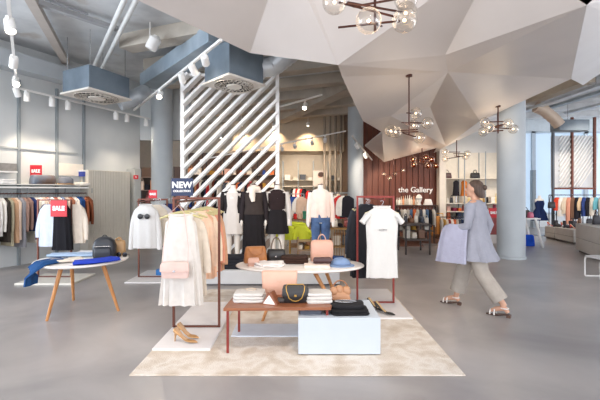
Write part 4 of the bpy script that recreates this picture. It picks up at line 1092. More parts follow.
gl = [(-14, '#d9d3cb', .85, 'ivory', 'blouse'), (-9, '#b7a48f', .9, 'beige', 'coat'), (-4, '#e6e2dc', .7, 'white', 'shirt'), (0, '#ece6de', .6, 'white', 'blouse'), (4, '#3c352f', .82, 'olive black', 'coat'), (7, '#a9a087', .9, 'sage beige', 'coat'), (11, '#c79f7f', .85, 'peach tan', 'dress'), (14, '#ead2be', .8, 'pale peach', 'top'),
      (18, '#8d8d93', .95, 'grey', 'skirt'), (22, '#9c7e72', .66, 'mauve brown', 'blouse'), (26, '#8f7268', .62, 'dusty brown', 'blouse'), (31, '#26325e', .66, 'navy', 'top'), (34, '#d6cfc0', .9, 'cream', 'dress'), (38, '#ece9e4', .88, 'bright white', 'dress'), (41, '#d9c6b4', .6, 'light beige', 'top'), (45, '#c88f80', .6, 'rose', 'top'),
      (49, '#e3ddd6', .65, 'off white', 'shirt'), (53, '#9b5c50', .6, 'brick', 'top'), (57, '#ded3cb', .6, 'pale grey', 'blouse'), (61, '#6c7f9f', .62, 'slate blue', 'shirt'), (65, '#d8c3b2', .66, 'sand', 'blouse'), (69, '#a36a52', .6, 'rust', 'top'), (73, '#e4dad0', .75, 'ivory white', 'shirt'),
      (76, '#2b4f86', .82, 'bright blue', 'shirt'), (79, '#203f73', .85, 'deep blue', 'dress'), (81, '#6f7480', .95, 'stone grey', 'trousers'), (83, '#8c5238', .52, 'chestnut', 'jacket'), (86, '#7a4630', .56, 'cocoa brown', 'jacket')]
for i, (px, col, L, cn, ct) in enumerate(gl):
    s = s_at(px, .3) + random.uniform(-.01, .01) if px > 0 else s_at(0, .3) + px * .02
    where = 'partly beyond the frame edge' if px < 0 else ('hanging on the left wall rail, %s from its left end' % ORD[i - 3] if px < 90 else '')
    lb = '%s %s %s' % (cn, ct, where)
    if px < 0: lb = '%s %s at the left frame edge of the wall rail' % (cn, ct)
    garment(ct if ct != 'trousers' else 'trousers', lb, ct, fab(col), LW(s, .3, 1.355), rzN + random.uniform(-.08, .08), L, .40 if ct != 'trousers' else .3, .42 if ct != 'trousers' else .34, .075, .52 if ct in ('coat', 'jacket', 'blouse', 'shirt') else None, (.05, .035), .02, 9, .008, 'clothes on the left wall rail', hook=True, seg=26)
# goods on the shelf
zs = 1.618
def sw(px, off, z=zs): return LW(s_at(px, off), off, z)
p = sw(36, .15); redsign('red sale sign standing on the left wall shelf', p + Vector((0, 0, .14)), .25, .25, AW - PI + PI * .62)
k = MB(); k.b2(-.05, .05, -.04, .04, 0, .01); k.b2(-.006, .006, -.004, .004, .01, .16); tag(k.build('sign_stand', CHROME, None, p), 'small metal stand carrying the red shelf sign', 'stand')
def hatb(label, p, w, h, col, col2):
    p = p + NN * .02
    o = thing('hat', label, 'hat', p, AW, 'hats on the left wall shelf')
    MB().loft([sring(w * .42, .13, .0, 2.2), sring(w * .46, .14, h * .3, 2.2), sring(w * .44, .13, h * .7, 2.4), sring(w * .3, .09, h * .97, 2.4), sring(w * .15, .04, h, 2.2)]).build('crown', fab(col), o, smooth=60)
    MB().loft([sring(w * .5, .17, .0, 2), sring(w * .52, .18, .012, 2), sring(w * .4, .12, .022, 2)]).build('brim', fab(col2), o, smooth=60)
def fold2(nm, lb, px, off, w, h, col, n=2, cat='clothing', z=zs): return folded(nm, lb, fab(col), sw(px, off, z), AW, w, .26, h, n, cat=cat)
bag('handbag', 'blue grey and brown rounded handbag under the shelf sale sign', ramp_mat('two_tone_leather', [(.4, '#66707f'), (.6, '#6a5548')], 3, .5), sw(43, .26), AW, .50, .2, .19, .92, None, cat='handbag')
hatb('grey and tan felt hat right of the rounded handbag', sw(65, .24), .32, .17, '#6f737c', '#a98350')
fold2('jumper', 'white folded jumper at the left end of the wall shelf', 5, .2, .3, .09, '#e5e2de')
fold2('jumper', 'white flat folded shirt at the right end of the wall shelf', 82, .16, .26, .05, '#e9e5e0')
upper = wbx(-3, s_at(12, .1), .0, .28, 1.83, 1.86); 
tag(MB().box((0, 0, 0), (.42, .2, .14), AW).build('storage_basket', fab('#8d8a86', .2), None, sw(2, .12, 1.94)), 'grey woven basket on the bracket shelf at left edge', 'basket')
o = thing('bracket_shelf', 'narrow white shelf carrying the grey basket at left edge', 'shelf', W0); upper.build('board', WHITE_P, o)
o = thing('wall_panel', 'pale cream illuminated panel above the grey hat', 'panel', sw(71, .03, 1.82), AW); MB().b2(-.30, .30, -.015, .015, 0, .27).build('board', M('#ece2d4', .6), o)  # plain cream board in one even colour
o = thing('storage_box', 'blue box on the wall bracket at the shelf end', 'box', sw(85, .1, 1.81), AW); MB().b2(-.12, .12, -.08, .08, 0, .11).build('body', M('#35459a', .5), o, bevel=.006); MB().b2(-.125, .125, -.085, .085, .11, .135).build('lid', M('#dfe1ea', .5), o)
o = thing('wall_bracket', 'grey wall bracket below the blue box', 'bracket', sw(85, .1, 1.615), AW); MB().b2(-.06, .06, -.08, .0, 0, .19).build('body', GREYM, o)
# cream ribbed panel wall beyond the shelf
s0, s1 = s_at(89, .3), s_at(131, .3)
m = wallbox(MB(), s0, s1, .0, .26, 0, 1.96)
n_ = 26
for i in range(n_):
    a = s0 + (s1 - s0) * i / n_; wallbox(m, a + .005, a + (s1 - s0) / n_ - .012, .25, .275, .02, 1.95)
tag(m.build('fitting_room_partition', M('#cfcabf', .7, 0, .04), smooth=0), 'cream ribbed partition between the shelving and the passage', 'partition')
m = wallbox(MB(), s_at(132, .2), s_at(138, .2), .0, .3, 0, 2.05); tag(m.build('door_post', M('#b9bab6', .7)), 'grey green post beside the cream ribbed partition', 'post')
o = redsign('small red notice on the post by the passage', LW(s_at(136, .33), .325, 1.78), .12, .1, math.radians(35), '%')
# ================================================================== REAR ROOM
random.seed(21)
CN = {'#26242a': 'black', '#c9312f': 'red', '#e8e2d8': 'white', '#d9b9a0': 'peach', '#2f4a8c': 'blue', '#7b5a46': 'brown', '#2f7b5a': 'green', '#b9b2a6': 'grey', '#e2c98a': 'straw yellow', '#8a3f3a': 'wine red', '#4b4f58': 'charcoal', '#c98b63': 'tan', '#e6b8a8': 'rose', '#55708c': 'steel blue', '#a9823e': 'mustard', '#d8cdbd': 'cream', '#6d3b2e': 'chestnut', '#22304d': 'navy', '#7a2f45': 'plum', '#cf6a3c': 'orange'}
KEYS = list(CN)
used = set()
def uniq(base):
    assert base not in used, base
    used.add(base); return base
def hangrow(x0, x1, Y, z, n, place, cols=None, L=.55, grp=None, w=.34, rz=1.3, kinds=('top', 'shirt', 'dress', 'jacket'), side='left', kseq=None):
    for i in range(n):
        c = (cols or KEYS)[i % len(cols or KEYS)] if cols else random.choice(KEYS); k = kinds[i % len(kinds)] if not kseq else kseq[i]
        x = x0 + (x1 - x0) * (i + .5) / n
        l = uniq('%s %s %s, %s from %s' % (CN.get(c, 'pale'), k, place, ORD[i], side))
        garment(k, l, k, fab(c), (x, Y, z - .075), rz + random.uniform(-.1, .1), L * random.uniform(.85, 1.15), w, w * 1.05, .08, .42 if k in ('shirt', 'jacket', 'coat') else None, (.05, .035), .02, 7, .008, grp, hook=True, seg=22, neck=.07)
def display(name, label, x0, x1, y0, y1, z0, z1, shelves, mat, t=.03, uprights=2, back=None, cat='shelving', um=None, rails=()):
    o = thing(name, label, cat, ((x0 + x1) / 2, (y0 + y1) / 2, 0)); w = (x1 - x0) / 2; d = (y1 - y0) / 2
    for i in range(uprights):
        x = -w + 2 * w * i / (uprights - 1)
        for y in (-d, d): MB().b2(x - t / 2, x + t / 2, y - t / 2, y + t / 2, z0, z1).build('post', um or mat, o)
    for z in shelves: MB().b2(-w, w, -d, d, z - .02, z).build('shelf', mat, o)
    for z in rails: MB().tube([(-w, 0, z), (w, 0, z)], .012, 8).build('rail', um or mat, o)
    if back: MB().b2(-w, w, d, d + .02, z0, z1).build('back_panel', back, o)
    return o
def goods(x0, x1, Y, z, n, place, kinds, cols=None, size=(.2, .14), grp=None, side='left', rzr=.3):
    z += .003
    for i in range(n):
        c = cols[i % len(cols)] if cols else random.choice(KEYS); k = kinds[i % len(kinds)]
        x = x0 + (x1 - x0) * (i + .5) / n; w = min(size[0], (x1 - x0) / n * .85) * random.uniform(.85, 1.0); h = size[1] * random.uniform(.8, 1.15)
        l = uniq('%s %s %s, %s from %s' % (CN[c], {'handbag': 'handbag', 'jumper': 'folded jumper', 'hat': 'brimmed hat', 'box': 'box', 'pump': 'pump', 'boot': 'ankle boot', 'bottle': 'bottle'}[k], place, ORD[i], side))
        rz = random.uniform(-rzr, rzr)
        if k == 'handbag': bag('handbag', l, lea(c), (x, Y, z), rz, w, w * .45, h, .85, 'one', hh=h * .45, cat='handbag', group=grp)
        elif k == 'jumper': folded('jumper', l, fab(c), (x, Y, z), rz * .3, w, .22, h * .6, 3, grp, 'clothing')
        elif k == 'hat':
            o = thing('hat', l, 'hat', (x, Y, z), rz, grp)
            MB().loft([sring(w * .3, w * .26, .01, 2), sring(w * .31, w * .27, h * .4, 2), sring(w * .25, w * .2, h * .8, 2), sring(w * .1, w * .08, h * .84, 2)]).build('crown', fab(c), o, smooth=60)
            MB().loft([sring(w * .5, w * .42, .0, 2), sring(w * .52, w * .44, .01, 2), sring(w * .3, w * .25, .02, 2)]).build('brim', fab(c), o, smooth=60)
        elif k == 'box':
            o = thing('box', l, 'box', (x, Y, z), rz * .4, grp); MB().b2(-w / 2, w / 2, -.1, .1, 0, h * .75).build('body', M(c, .6), o, bevel=.004); MB().b2(-w / 2 - .004, w / 2 + .004, -.104, .104, h * .75, h).build('lid', M(c, .5), o, bevel=.004)
        elif k == 'pump': pump(lea(c), l, (x, Y, z), rz + .5, 1.0, group=grp)
        elif k == 'boot':
            o = thing('ankle_boot', l, 'boot', (x, Y, z), rz + .5, grp)
            m = MB(); m.tube([(0, .05, h), (0, .05, .09), (0, .03, .05), (0, -.06, .035), (0, -.12, .03)], [.045, .045, .045, .036, .02], 12); m.build('upper', lea(c), o, smooth=60)
            MB().b2(-.03, .03, .03, .09, 0, .04).build('heel', lea(c), o); MB().b2(-.03, .03, -.12, 0, 0, .012).build('sole', lea(c), o)
        elif k == 'bottle':
            tag(MB().lathe([(.03, 0), (.035, .01), (.035, h * .6), (.012, h * .75), (.012, h)], (0, 0, 0), 12).build('bottle', M(c, .3), None, (x, Y, z)), l, 'bottle', grp)
mX = lambda px, Y: (px - 300) * Y / F
mZ = lambda py, Y: EYE - (py - 190) * Y / F

# back wall display behind the pink mannequin, Y ~ 16.6
Y = 16.5
display('wall_display', 'back wall display with white shelves behind the pink jumper mannequin', mX(283, Y), mX(344, Y), 16.3, 16.9, 0, 2.7, (mZ(180, Y), mZ(184, Y) - .1, .75, .35), M('#e2dacb', .6), uprights=5, um=GREYM, rails=(mZ(187, Y), mZ(199, Y)))
hangrow(mX(292, Y), mX(305, Y), 16.2, mZ(187, Y), 6, 'on the upper rear rail behind the cardigan mannequin', ['#26242a', '#e8e2d8', '#c9312f', '#e8e2d8', '#c9312f', '#26242a'], .5, 'tops on the upper rear rail', .3, 1.0)
hangrow(mX(303, Y), mX(313, Y), 16.2, mZ(189, Y), 3, 'on the rear rail left of the pink jumper', ['#26242a', '#c9312f', '#26242a'], .55, None, .3, 1.0)
hangrow(mX(331, Y), mX(344, Y), 16.2, mZ(192, Y), 4, 'on the rear rail right of the pink jumper', ['#26242a', '#d8cdbd', '#e8e2d8', '#26242a'], .62, None, .36, .3)
goods(mX(284, Y), mX(344, Y), 16.6, mZ(180, Y), 8, 'on the top rear wall shelf', ['box', 'jumper'], ['#e8e2d8', '#d8cdbd', '#4b4f58', '#e8e2d8'], (.35, .2), 'goods on the top rear wall shelf')
po = thing('poster', 'pale poster showing a dark haired head above the pink jumper mannequin', 'poster', (mX(320, 16.0), 16.0, mZ(186, 16.0)))
MB().b2(-.28, .28, -.01, .01, 0, .62).build('board', M('#dccfc6', .7, 0, .1, 4), po)
MB().lathe([(.10, 0), (.10, .006)], (0, -.01, .42), 24, True, Matrix.Rotation(PI / 2, 4, 'X')).build('printed_face', M('#c9a08c', .7), po)
MB().loft([sring(.12, .1, 0, 2.2)[:], sring(.12, .1, .008, 2.2)]).build('printed_hair', M('#4a2f28', .7), po).matrix_local = Matrix.Translation((.04, -.014, .46)) @ Matrix.Rotation(PI / 2, 4, 'X')
for s in (-1, 1): MB().b2(s * .25 - .012, s * .25 + .012, .012, .03, -(po.location.z), .62).build('stand_post', GREYM, po)

# mid-rear clothing rails between (behind slats and mannequins)
def floor_rail(label, x0, x1, Y, z, mat=BLACKM):
    o = thing('clothes_rail', label, 'clothes rail', ((x0 + x1) / 2, Y, 0)); w = (x1 - x0) / 2
    for s in (-1, 1):
        MB().tube([(s * w, 0, 0), (s * w, 0, z)], .014, 8).build('post', mat, o); MB().b2(s * w - .02, s * w + .02, -.25, .25, 0, .03).build('foot', mat, o)
    MB().tube([(-w, 0, z), (w, 0, z)], .014, 8).build('rail', mat, o)
    return o
floor_rail('black clothes rail far behind the slatted screen', mX(186, 13), mX(222, 13), 13, mZ(178, 13))
hangrow(mX(187, 13), mX(221, 13), 13, mZ(178, 13), 14, 'on the black rail far behind the slatted screen', ['#26242a', '#7b5a46', '#2f4a8c', '#4b4f58', '#c98b63', '#8a3f3a', '#d8cdbd', '#26242a', '#22304d', '#c9312f', '#b9b2a6', '#6d3b2e', '#26242a', '#e8e2d8'], .9, 'clothes on the black rail behind the screen', .4, 1.3)
floor_rail('bronze clothes rail behind the jacket mannequins', mX(224, 12), mX(262, 12), 12, mZ(180, 12), BRONZE)
hangrow(mX(225, 12), mX(261, 12), 12, mZ(180, 12), 12, 'on the bronze rail behind the jacket mannequins', ['#4b4f58', '#e8e2d8', '#7b5a46', '#26242a', '#cf6a3c', '#22304d', '#d9b9a0', '#26242a', '#8a3f3a', '#b9b2a6', '#26242a', '#6d3b2e'], .95, 'clothes on the bronze rail behind the mannequins', .4, 1.3)
floor_rail('grey clothes rail with blue bag behind the cardigan mannequin', mX(288, 11), mX(304, 11), 11, mZ(194, 11), GREYM)
hangrow(mX(289, 11), mX(303, 11), 11, mZ(194, 11), 5, 'on the grey rail right of the cardigan mannequin', ['#26242a', '#2f4a8c', '#2f4a8c', '#e8e2d8', '#d9b9a0'], .5, 'clothes on the grey rail', .36, .6)
floor_rail('grey clothes rail right of the pink jumper mannequin', mX(330, 11), mX(349, 11), 11, mZ(193, 11), GREYM)
hangrow(mX(331, 11), mX(349, 11), 11, mZ(193, 11), 5, 'on the grey rail right of the pink jumper', ['#26242a', '#e8e2d8', '#c9312f', '#e8e2d8', '#26242a'], .55, None, .4, .35)
# tall grey-brown poles
for i, px in enumerate((324.5, 330, 335.5, 341)):
    tag(MB().lathe([(.045, 0), (.045, 4.4)], (mX(px, 14.6), 14.6, 0), 12).build('display_pole', M('#8f8172', .6)), 'slim brown floor to ceiling pole left of the gallery column, %s from the left' % ORD[i], 'pole', 'slim poles beside the gallery column')
# tiered display behind the screen (dark warm goods)
Y = 15.8
display('wall_display', 'dark rear wall display seen through the slatted screen', mX(186, Y), mX(276, Y), 15.6, 16.2, 0, 3.0, (.35, .75, 1.15, 1.6, 2.1), M('#6e5a4c', .6), uprights=6, um=BLACKM, back=M('#6d574a', .8))
for r_, (z, nm) in enumerate(((2.1, 'top'), (1.6, 'second'), (1.15, 'middle'), (.75, 'fourth'))):
    goods(mX(187, Y), mX(275, Y), 15.8, z, 12, 'on %s board behind the slatted screen' % nm, ['handbag', 'box', 'hat', 'jumper'], None, (.3, .26), 'goods on the display behind the screen')
# passage display left
display('wall_display', 'lit display with figures seen through the left passage', mX(139, 14), mX(158, 14), 13.8, 14.2, 0, 2.3, (.4, 1.05, 1.5, 1.95), M('#8a6f5c', .6), uprights=2, um=BLACKM, back=M('#4b3a30', .8))
goods(mX(139, 14), mX(157, 14), 14, 1.5, 3, 'on the passage display, upper board', ['handbag', 'jumper', 'box'], ['#d9b9a0', '#26242a', '#c98b63'], (.2, .3))
goods(mX(139, 14), mX(157, 14), 14, 1.05, 3, 'on the passage display, middle board', ['jumper', 'handbag', 'box'], ['#26242a', '#8a3f3a', '#d8cdbd'], (.2, .25))
display('wall_display', 'lit display seen right of the passage column', mX(172, 13.4), mX(184, 13.4), 13.2, 13.6, 0, 2.3, (.4, 1.05, 1.45, 1.9), M('#8a6f5c', .6), uprights=2, um=BLACKM, back=M('#54423a', .8))
goods(mX(172, 13.4), mX(184, 13.4), 13.4, 1.45, 3, 'on the display right of the passage column', ['box', 'handbag', 'jumper'], ['#26242a', '#d8cdbd', '#4b4f58'], (.16, .25))

# gold framed display table with yellow clothes
gt = thing('display_table', 'gold framed rod table behind the oval table', 'table', (mX(322, 8.2), 8.2, 0))
GW_ = (mX(355, 8.2) - mX(291, 8.2)) / 2; gz = mZ(227, 8.2)
for (a, b_) in ((-1, -1), (1, -1), (-1, 1), (1, 1)): MB().b2(a * GW_ - .012, a * GW_ + .012, b_ * .28 - .012, b_ * .28 + .012, 0, gz).build('leg', GOLD, gt)
MB().b2(-GW_, GW_, -.29, .29, gz - .02, gz).build('tabletop', BRASSD, gt); MB().b2(-GW_, GW_, -.28, .28, .36, .375).build('lower_shelf', BRASSD, gt)
for i in range(15):
    x = -GW_ * .1 + i * (GW_ * 1.05) / 14; MB().tube([(x, -.27, .02), (x, -.27, gz - .02)], .006, 6).build('rod', BRASSD, gt)
YL = fab('#c9d23e')
def tshape(name, label, mat, loc, rz, cat='top'):
    o = garment(name, label, cat, mat, loc, rz, .26, .32, .40, .16, .14, (.06, .05), .12, 9, .025)
    return o
tshape('tee_shirt', 'lime yellow tee draped over the gold table, left one', YL, (mX(288, 7.75), 7.75, gz + .06), .2)
tshape('tee_shirt', 'lime yellow tee draped over the gold table, right one', YL, (mX(302, 7.75), 7.74, gz + .07), -.1)
folded('scarf', 'lime yellow scarf folded on the left end of the gold table', YL, (mX(297, 8.2), 8.1, gz + .003), .2, .3, .3, .10, 2, rough=.03)
goods(mX(328, 8.2), mX(354, 8.2), 8.25, gz, 5, 'on top of the gold rod table', ['jumper', 'handbag'], ['#7b5a46', '#d8cdbd', '#26242a', '#8a3f3a', '#b9b2a6'], (.16, .12), 'goods on the gold rod table')
goods(mX(296, 8.2), mX(350, 8.2), 8.2, .375, 6, 'on the lower shelf of the gold table', ['jumper', 'box', 'handbag'], ['#7b5a46', '#c98b63', '#b9b2a6', '#6d3b2e', '#d8cdbd', '#4b4f58'], (.26, .2), 'goods below the gold rod table')
o = display('wooden_crate_shelf', 'brown slatted crate shelf behind the dark jumper stack', mX(298, 7.7), mX(311, 7.7), 7.35, 7.65, .24, .6, (.26, .4, .56), M('#8c7458', .6), .025)
goods(mX(298, 7.6), mX(310, 7.6), 7.5, .4, 2, 'in the crate shelf behind the dark jumpers', ['jumper'], ['#d8cdbd', '#a9823e'], (.12, .12))
o = display('display_table', 'low brown rear table with green and red folded tops', mX(282, 10), mX(318, 10), 9.7, 10.3, 0, .78, (.78, .4), M('#8a6a4e', .6))
goods(mX(283, 10), mX(317, 10), 10, .78, 7, 'on the low brown rear table', ['jumper', 'box', 'jumper'], ['#2f7b5a', '#e8e2d8', '#c9312f', '#d9b9a0', '#2f7b5a', '#7b5a46', '#e8e2d8'], (.2, .22), 'goods on the low brown rear table')

# ================================================================== GALLERY
tx = thing('wall_lettering', 'white raised lettering reading the Gallery on the brown wall', 'lettering', ((415.5 - 300) * 13.97 / F, 13.97, mZ(190, 14)))
text('the Gallery', .265, PRINTW, tx, (0, 0, 0), ext=.02, bold=.001)
GR = M('#3a302b', .5)
def black_table(label, x0, x1, Y, z, d=.35, shelves=(.35,)):
    return display('display_table', label, x0, x1, Y - d, Y + d, 0, z, (z,) + shelves, GR, .035, 2, None, 'table', BLACKM)
Y = 12.4
floor_rail('black clothes rail below the gallery lettering', mX(396, Y), mX(436, Y), Y, mZ(207, Y))
hangrow(mX(397, Y), mX(435, Y), Y, mZ(207, Y), 12, 'on the black rail below the gallery lettering', ['#26242a', '#b9b2a6', '#e8e2d8', '#b9b2a6', '#55708c', '#cf6a3c', '#b9b2a6', '#4b4f58', '#e8e2d8', '#55708c', '#26242a', '#d8cdbd'], .5, 'clothes on the gallery rail', .34, 1.3)
black_table('dark table in front of the gallery rail', mX(396, 11.6), mX(430, 11.6), 11.6, mZ(224, 11.6))
goods(mX(397, 11.6), mX(429, 11.6), 11.6, mZ(224, 11.6), 6, 'on the dark gallery table', ['jumper', 'box', 'handbag'], ['#8a3f3a', '#e8e2d8', '#c98b63', '#7b5a46', '#4b4f58', '#d8cdbd'], (.22, .2), 'goods on the dark gallery table')
goods(mX(397, 11.6), mX(429, 11.6), 11.6, .35, 5, 'under the dark gallery table', ['jumper', 'box'], ['#b9b2a6', '#d8cdbd', '#a9823e', '#7b5a46', '#e8e2d8'], (.24, .24), 'goods under the dark gallery table')
Y = 13.5
display('wall_display', 'slim shelf of bottles along the brown gallery wall', mX(396, Y), mX(436, Y), 13.35, 13.65, 0, mZ(205, Y), (mZ(205, Y),), GR, .03)
goods(mX(396, Y), mX(417, Y), 13.5, mZ(205, Y), 10, 'on the gallery wall shelf', ['bottle'], ['#b9b2a6', '#e8e2d8', '#d8cdbd', '#c98b63', '#b9b2a6'], (.2, .3), 'bottles on the gallery wall shelf')
bust = thing('bust_form', 'white hat form with cap on the gallery shelf', 'display form', (mX(419, Y), 13.5, mZ(205, Y)))
MB().lathe([(.07, 0), (.05, .08), (.09, .18), (.10, .27), (.06, .34), (.01, .36)], (0, 0, 0), 18).build('form', FIBER, bust, smooth=60); MB().lathe([(.13, .2), (.13, .215), (.1, .22)], (0, 0, 0), 20).build('cap_brim', M('#4b4548', .7), bust)
bag('handbag', 'white handbag right of the white hat form', lea('#e6e0da'), (mX(428, Y), 13.5, mZ(205, Y)), 0, .3, .14, .2, .7, None, cat='handbag')
o = garment('dress', 'orange tan dress hanging beside the cream gallery pilaster', 'dress', fab('#c98a4a'), (mX(437, 13.2), 13.2, mZ(216, 13.2)), .3, .6, .3, .36, .1, None, hook=True); 
rk = floor_rail('gold clothes rail carrying the orange tan dress', mX(431, 13.2), mX(443, 13.2), 13.2, mZ(213.5, 13.2), GOLD)
black_table('black table left behind the white tee', mX(402, 9.6), mX(425, 9.6), 9.6, .72)
goods(mX(403, 9.6), mX(424, 9.6), 9.6, .72, 4, 'on the black table behind the white tee', ['handbag', 'jumper'], ['#26242a', '#7b5a46', '#d8cdbd', '#4b4f58'], (.16, .16))
goods(mX(403, 9.6), mX(424, 9.6), 9.6, .35, 3, 'under the black table behind the white tee', ['box', 'jumper'], ['#b9b2a6', '#d8cdbd', '#7b5a46'], (.2, .2))

# ================================================================== HANDBAG WALL (Y 14.5)
Y = 14.3; z1 = mZ(203, Y); z2 = mZ(211, Y); z3 = mZ(219, Y)
display('wall_display', 'cream handbag shelving right of the gallery lettering', mX(441, Y), mX(503, Y), 14.05, 14.58, 0, mZ(152, Y), (mZ(178.5, Y), z1, z2, z3, .45), M('#e4dccd', .6), .03, 4, M('#e6ddcd', .7), um=GREYM)
def hb(label, px, z, w, h, col, handle='one', rz=0, Yb=14.25): bag('handbag', label, lea(col), (mX(px, Yb), Yb, z + .003), rz, w, .16, h, .88, handle, hh=h * .55, cat='handbag')
zt = mZ(178.5, Y)
hb('dark red brown tote with arched handle on the top gallery shelf', 446.5, zt, .36, .2, '#4a2a28')
hb('black tote with big handle on the top handbag shelf', 475, zt, .34, .2, '#1f1c1d', 'arc')
zt2 = z1
tag(MB().box((0, 0, 0), (.34, .2, .2)).build('box', M('#e2c79a', .6), None, (mX(476, Y), 14.25, zt2 + .10), bevel=.01), 'cream tan box in the middle of the handbag shelving', 'box')
def bustform(label, px, col):
    o = thing('bust_form', label, 'display form', (mX(px, Y), 14.2, z1 + .003))
    MB().lathe([(.07, 0), (.02, .02), (.02, .3)], (0, 0, 0), 14).build('stand', CHROME, o)
    cloth(MB(), [(.80, .04, .03, 0, 0), (.74, .10, .07, 0, 0), (.6, .09, .07, .3, 0), (.42, .10, .08, .6, 0), (.25, .12, .09, 1, 0)], 7, .01).build('garment', fab(col), o, smooth=60)
bustform('small bust form with black top on the handbag shelving', 455, '#26242a'); bustform('small bust form with orange top on the handbag shelving', 463, '#cf7a34')
goods(mX(441, Y), mX(453, Y), 14.25, z1, 3, 'at the left of the middle handbag board', ['handbag', 'hat'], ['#4b4f58', '#e8e2d8', '#26242a'], (.2, .22))
goods(mX(466, Y), mX(473, Y), 14.2, z1, 2, 'beside the orange bust form', ['handbag'], ['#e2c98a', '#26242a'], (.18, .22))
goods(mX(480, Y), mX(502, Y), 14.25, z1, 5, 'at the right of the middle handbag board', ['handbag', 'hat', 'box'], ['#a9823e', '#26242a', '#e8e2d8', '#e2c98a', '#26242a'], (.24, .26))
goods(mX(441, Y), mX(502, Y), 14.3, z2, 12, 'on the second handbag board', ['jumper', 'handbag', 'jumper'], ['#8a3f3a', '#e6b8a8', '#7a2f45', '#cf6a3c', '#8a3f3a', '#6d3b2e', '#26242a', '#e6b8a8'], (.24, .2), 'goods on the second handbag board')
goods(mX(441, Y), mX(502, Y), 14.3, z3, 12, 'on the third handbag board', ['box', 'handbag', 'jumper'], ['#6d3b2e', '#cf6a3c', '#26242a', '#22304d', '#55708c', '#e8e2d8', '#b9b2a6'], (.24, .2), 'goods on the third handbag board')
floor_rail('low black rail with colourful clothes before the handbag shelving', mX(440, 12.6), mX(492, 12.6), 12.6, mZ(217, 12.6))
hangrow(mX(440.5, 12.6), mX(491, 12.6), 12.6, mZ(217, 12.6), 20, 'on the low rail before the handbag shelves', ['#b9b2a6', '#a9823e', '#d8cdbd', '#8a3f3a', '#e8e2d8', '#cf6a3c', '#b9b2a6', '#4b4f58', '#22304d', '#55708c', '#e6b8a8', '#b9b2a6', '#55708c', '#22304d', '#4b4f58', '#8a3f3a', '#e8e2d8', '#c9312f', '#8a3f3a', '#7a2f45'], .5, 'clothes on the low rail before the handbag shelves', .34, 1.3)
ct = thing('counter', 'red brown counter block left of the large column', 'counter', (mX(490, 11.4), 11.4, 0)); MB().b2(-.22, .22, -.2, .2, .25, .72).build('body', M('#8e4240', .5), ct, bevel=.01); MB().b2(-.22, .22, -.2, .2, 0, .25).build('base', M('#cfc8c4', .5), ct)
redsign('red sale sign on the counter left of the large column', (mX(492, 11.4), 11.3, .72), .27, .27)
folded('jumper', 'pale pink folded jumpers on the red brown counter', fab('#dcc5c0'), (mX(486, 11.4), 11.5, .72), 0, .16, .22, .16, 3)

# ================================================================== RIGHT SIDE
PLN = M('#b9b3ab', .6, 0, .05)
def plinth(label, px0, px1, Yf, depth, z, base=.06):
    x0, x1 = mX(px0, Yf), mX(px1, Yf)
    o = thing('plinth', label, 'plinth', ((x0 + x1) / 2, Yf + depth / 2, 0)); w = (x1 - x0) / 2
    MB().b2(-w, w, -depth / 2, depth / 2, base, z).build('body', PLN, o, bevel=.006); MB().b2(-w + .03, w - .03, -depth / 2 + .03, depth / 2 - .03, 0, base).build('base', M('#5d5854', .7), o)
    MB().b2(-w - .001, w + .001, -depth / 2 - .001, depth / 2 + .001, z * .48, z * .5).build('shadow_gap', M('#8e8880', .7), o)
    return o
def poly_plinth(label, poly, z):
    cx = sum(p[0] for p in poly) / len(poly); cy = sum(p[1] for p in poly) / len(poly)
    o = thing('plinth', label, 'plinth', (cx, cy, 0)); q = [(x - cx, y - cy) for x, y in poly]
    MB().prism(q, .06, z * .5).build('lower_body', PLN, o, bevel=.005); MB().prism([(x * .99, y * .99) for x, y in q], z * .5, z * .5 + .012).build('joint', M('#8e8880', .7), o)
    MB().prism(q, z * .5 + .012, z).build('upper_body', PLN, o, bevel=.005); MB().prism([(x * .93, y * .95) for x, y in q], 0, .06).build('base', M('#5d5854', .7), o)
poly_plinth('low grey beige plinth with shoes, furthest back of three', [(7.62, 12.0), (8.7, 12.0), (8.7, 12.45), (7.62, 12.45)], .38)
poly_plinth('low grey beige plinth with shoes, middle one of three', [(7.52, 11.0), (8.6, 11.0), (8.6, 11.9), (7.58, 11.9)], .40)
poly_plinth('tall grey beige plinth at the right edge, largest of three', [(6.22, 8.15), (8.0, 7.7), (8.6, 9.5), (6.72, 9.75)], .69)
goods(7.64, 8.5, 12.35, .38, 4, 'at the back of the rear shoe plinth', ['pump', 'boot'], ['#c9312f', '#26242a', '#c9312f', '#26242a'], (.2, .16))
goods(7.66, 8.6, 12.12, .38, 4, 'at the front of the rear shoe plinth', ['boot', 'pump', 'handbag'], ['#26242a', '#c9312f', '#26242a', '#d9b9a0'], (.2, .2))
goods(7.62, 8.5, 11.6, .40, 4, 'at the back of the middle shoe plinth', ['boot', 'handbag'], ['#26242a', '#26242a', '#7b5a46', '#26242a'], (.24, .24))
goods(7.6, 8.5, 11.25, .40, 4, 'at the front of the middle shoe plinth', ['pump'], ['#c9312f', '#d9b9a0', '#26242a', '#e6b8a8'], (.2, .2))
goods(6.85, 8.0, 9.4, .69, 5, 'on the tall right plinth', ['handbag', 'hat', 'boot'], ['#26242a', '#e8e2d8', '#4b4f58', '#7b5a46', '#26242a'], (.24, .2))
display('display_riser', 'black wire riser behind the shoes on the right', mX(558, 12.9), mX(598, 12.9), 12.98, 13.1, 0, 1.0, (.95, .7), M('#d8d5d2', .5), .02, 4, um=BLACKM)
goods(mX(559, 12.9), mX(597, 12.9), 13.03, .95, 9, 'on the white riser behind the right shoes', ['hat', 'boot', 'handbag'], ['#26242a', '#d8cdbd', '#7b5a46', '#26242a', '#e8e2d8', '#26242a', '#4b4f58', '#e6b8a8', '#26242a'], (.26, .22), 'goods on the white riser')
Yr = 12.75
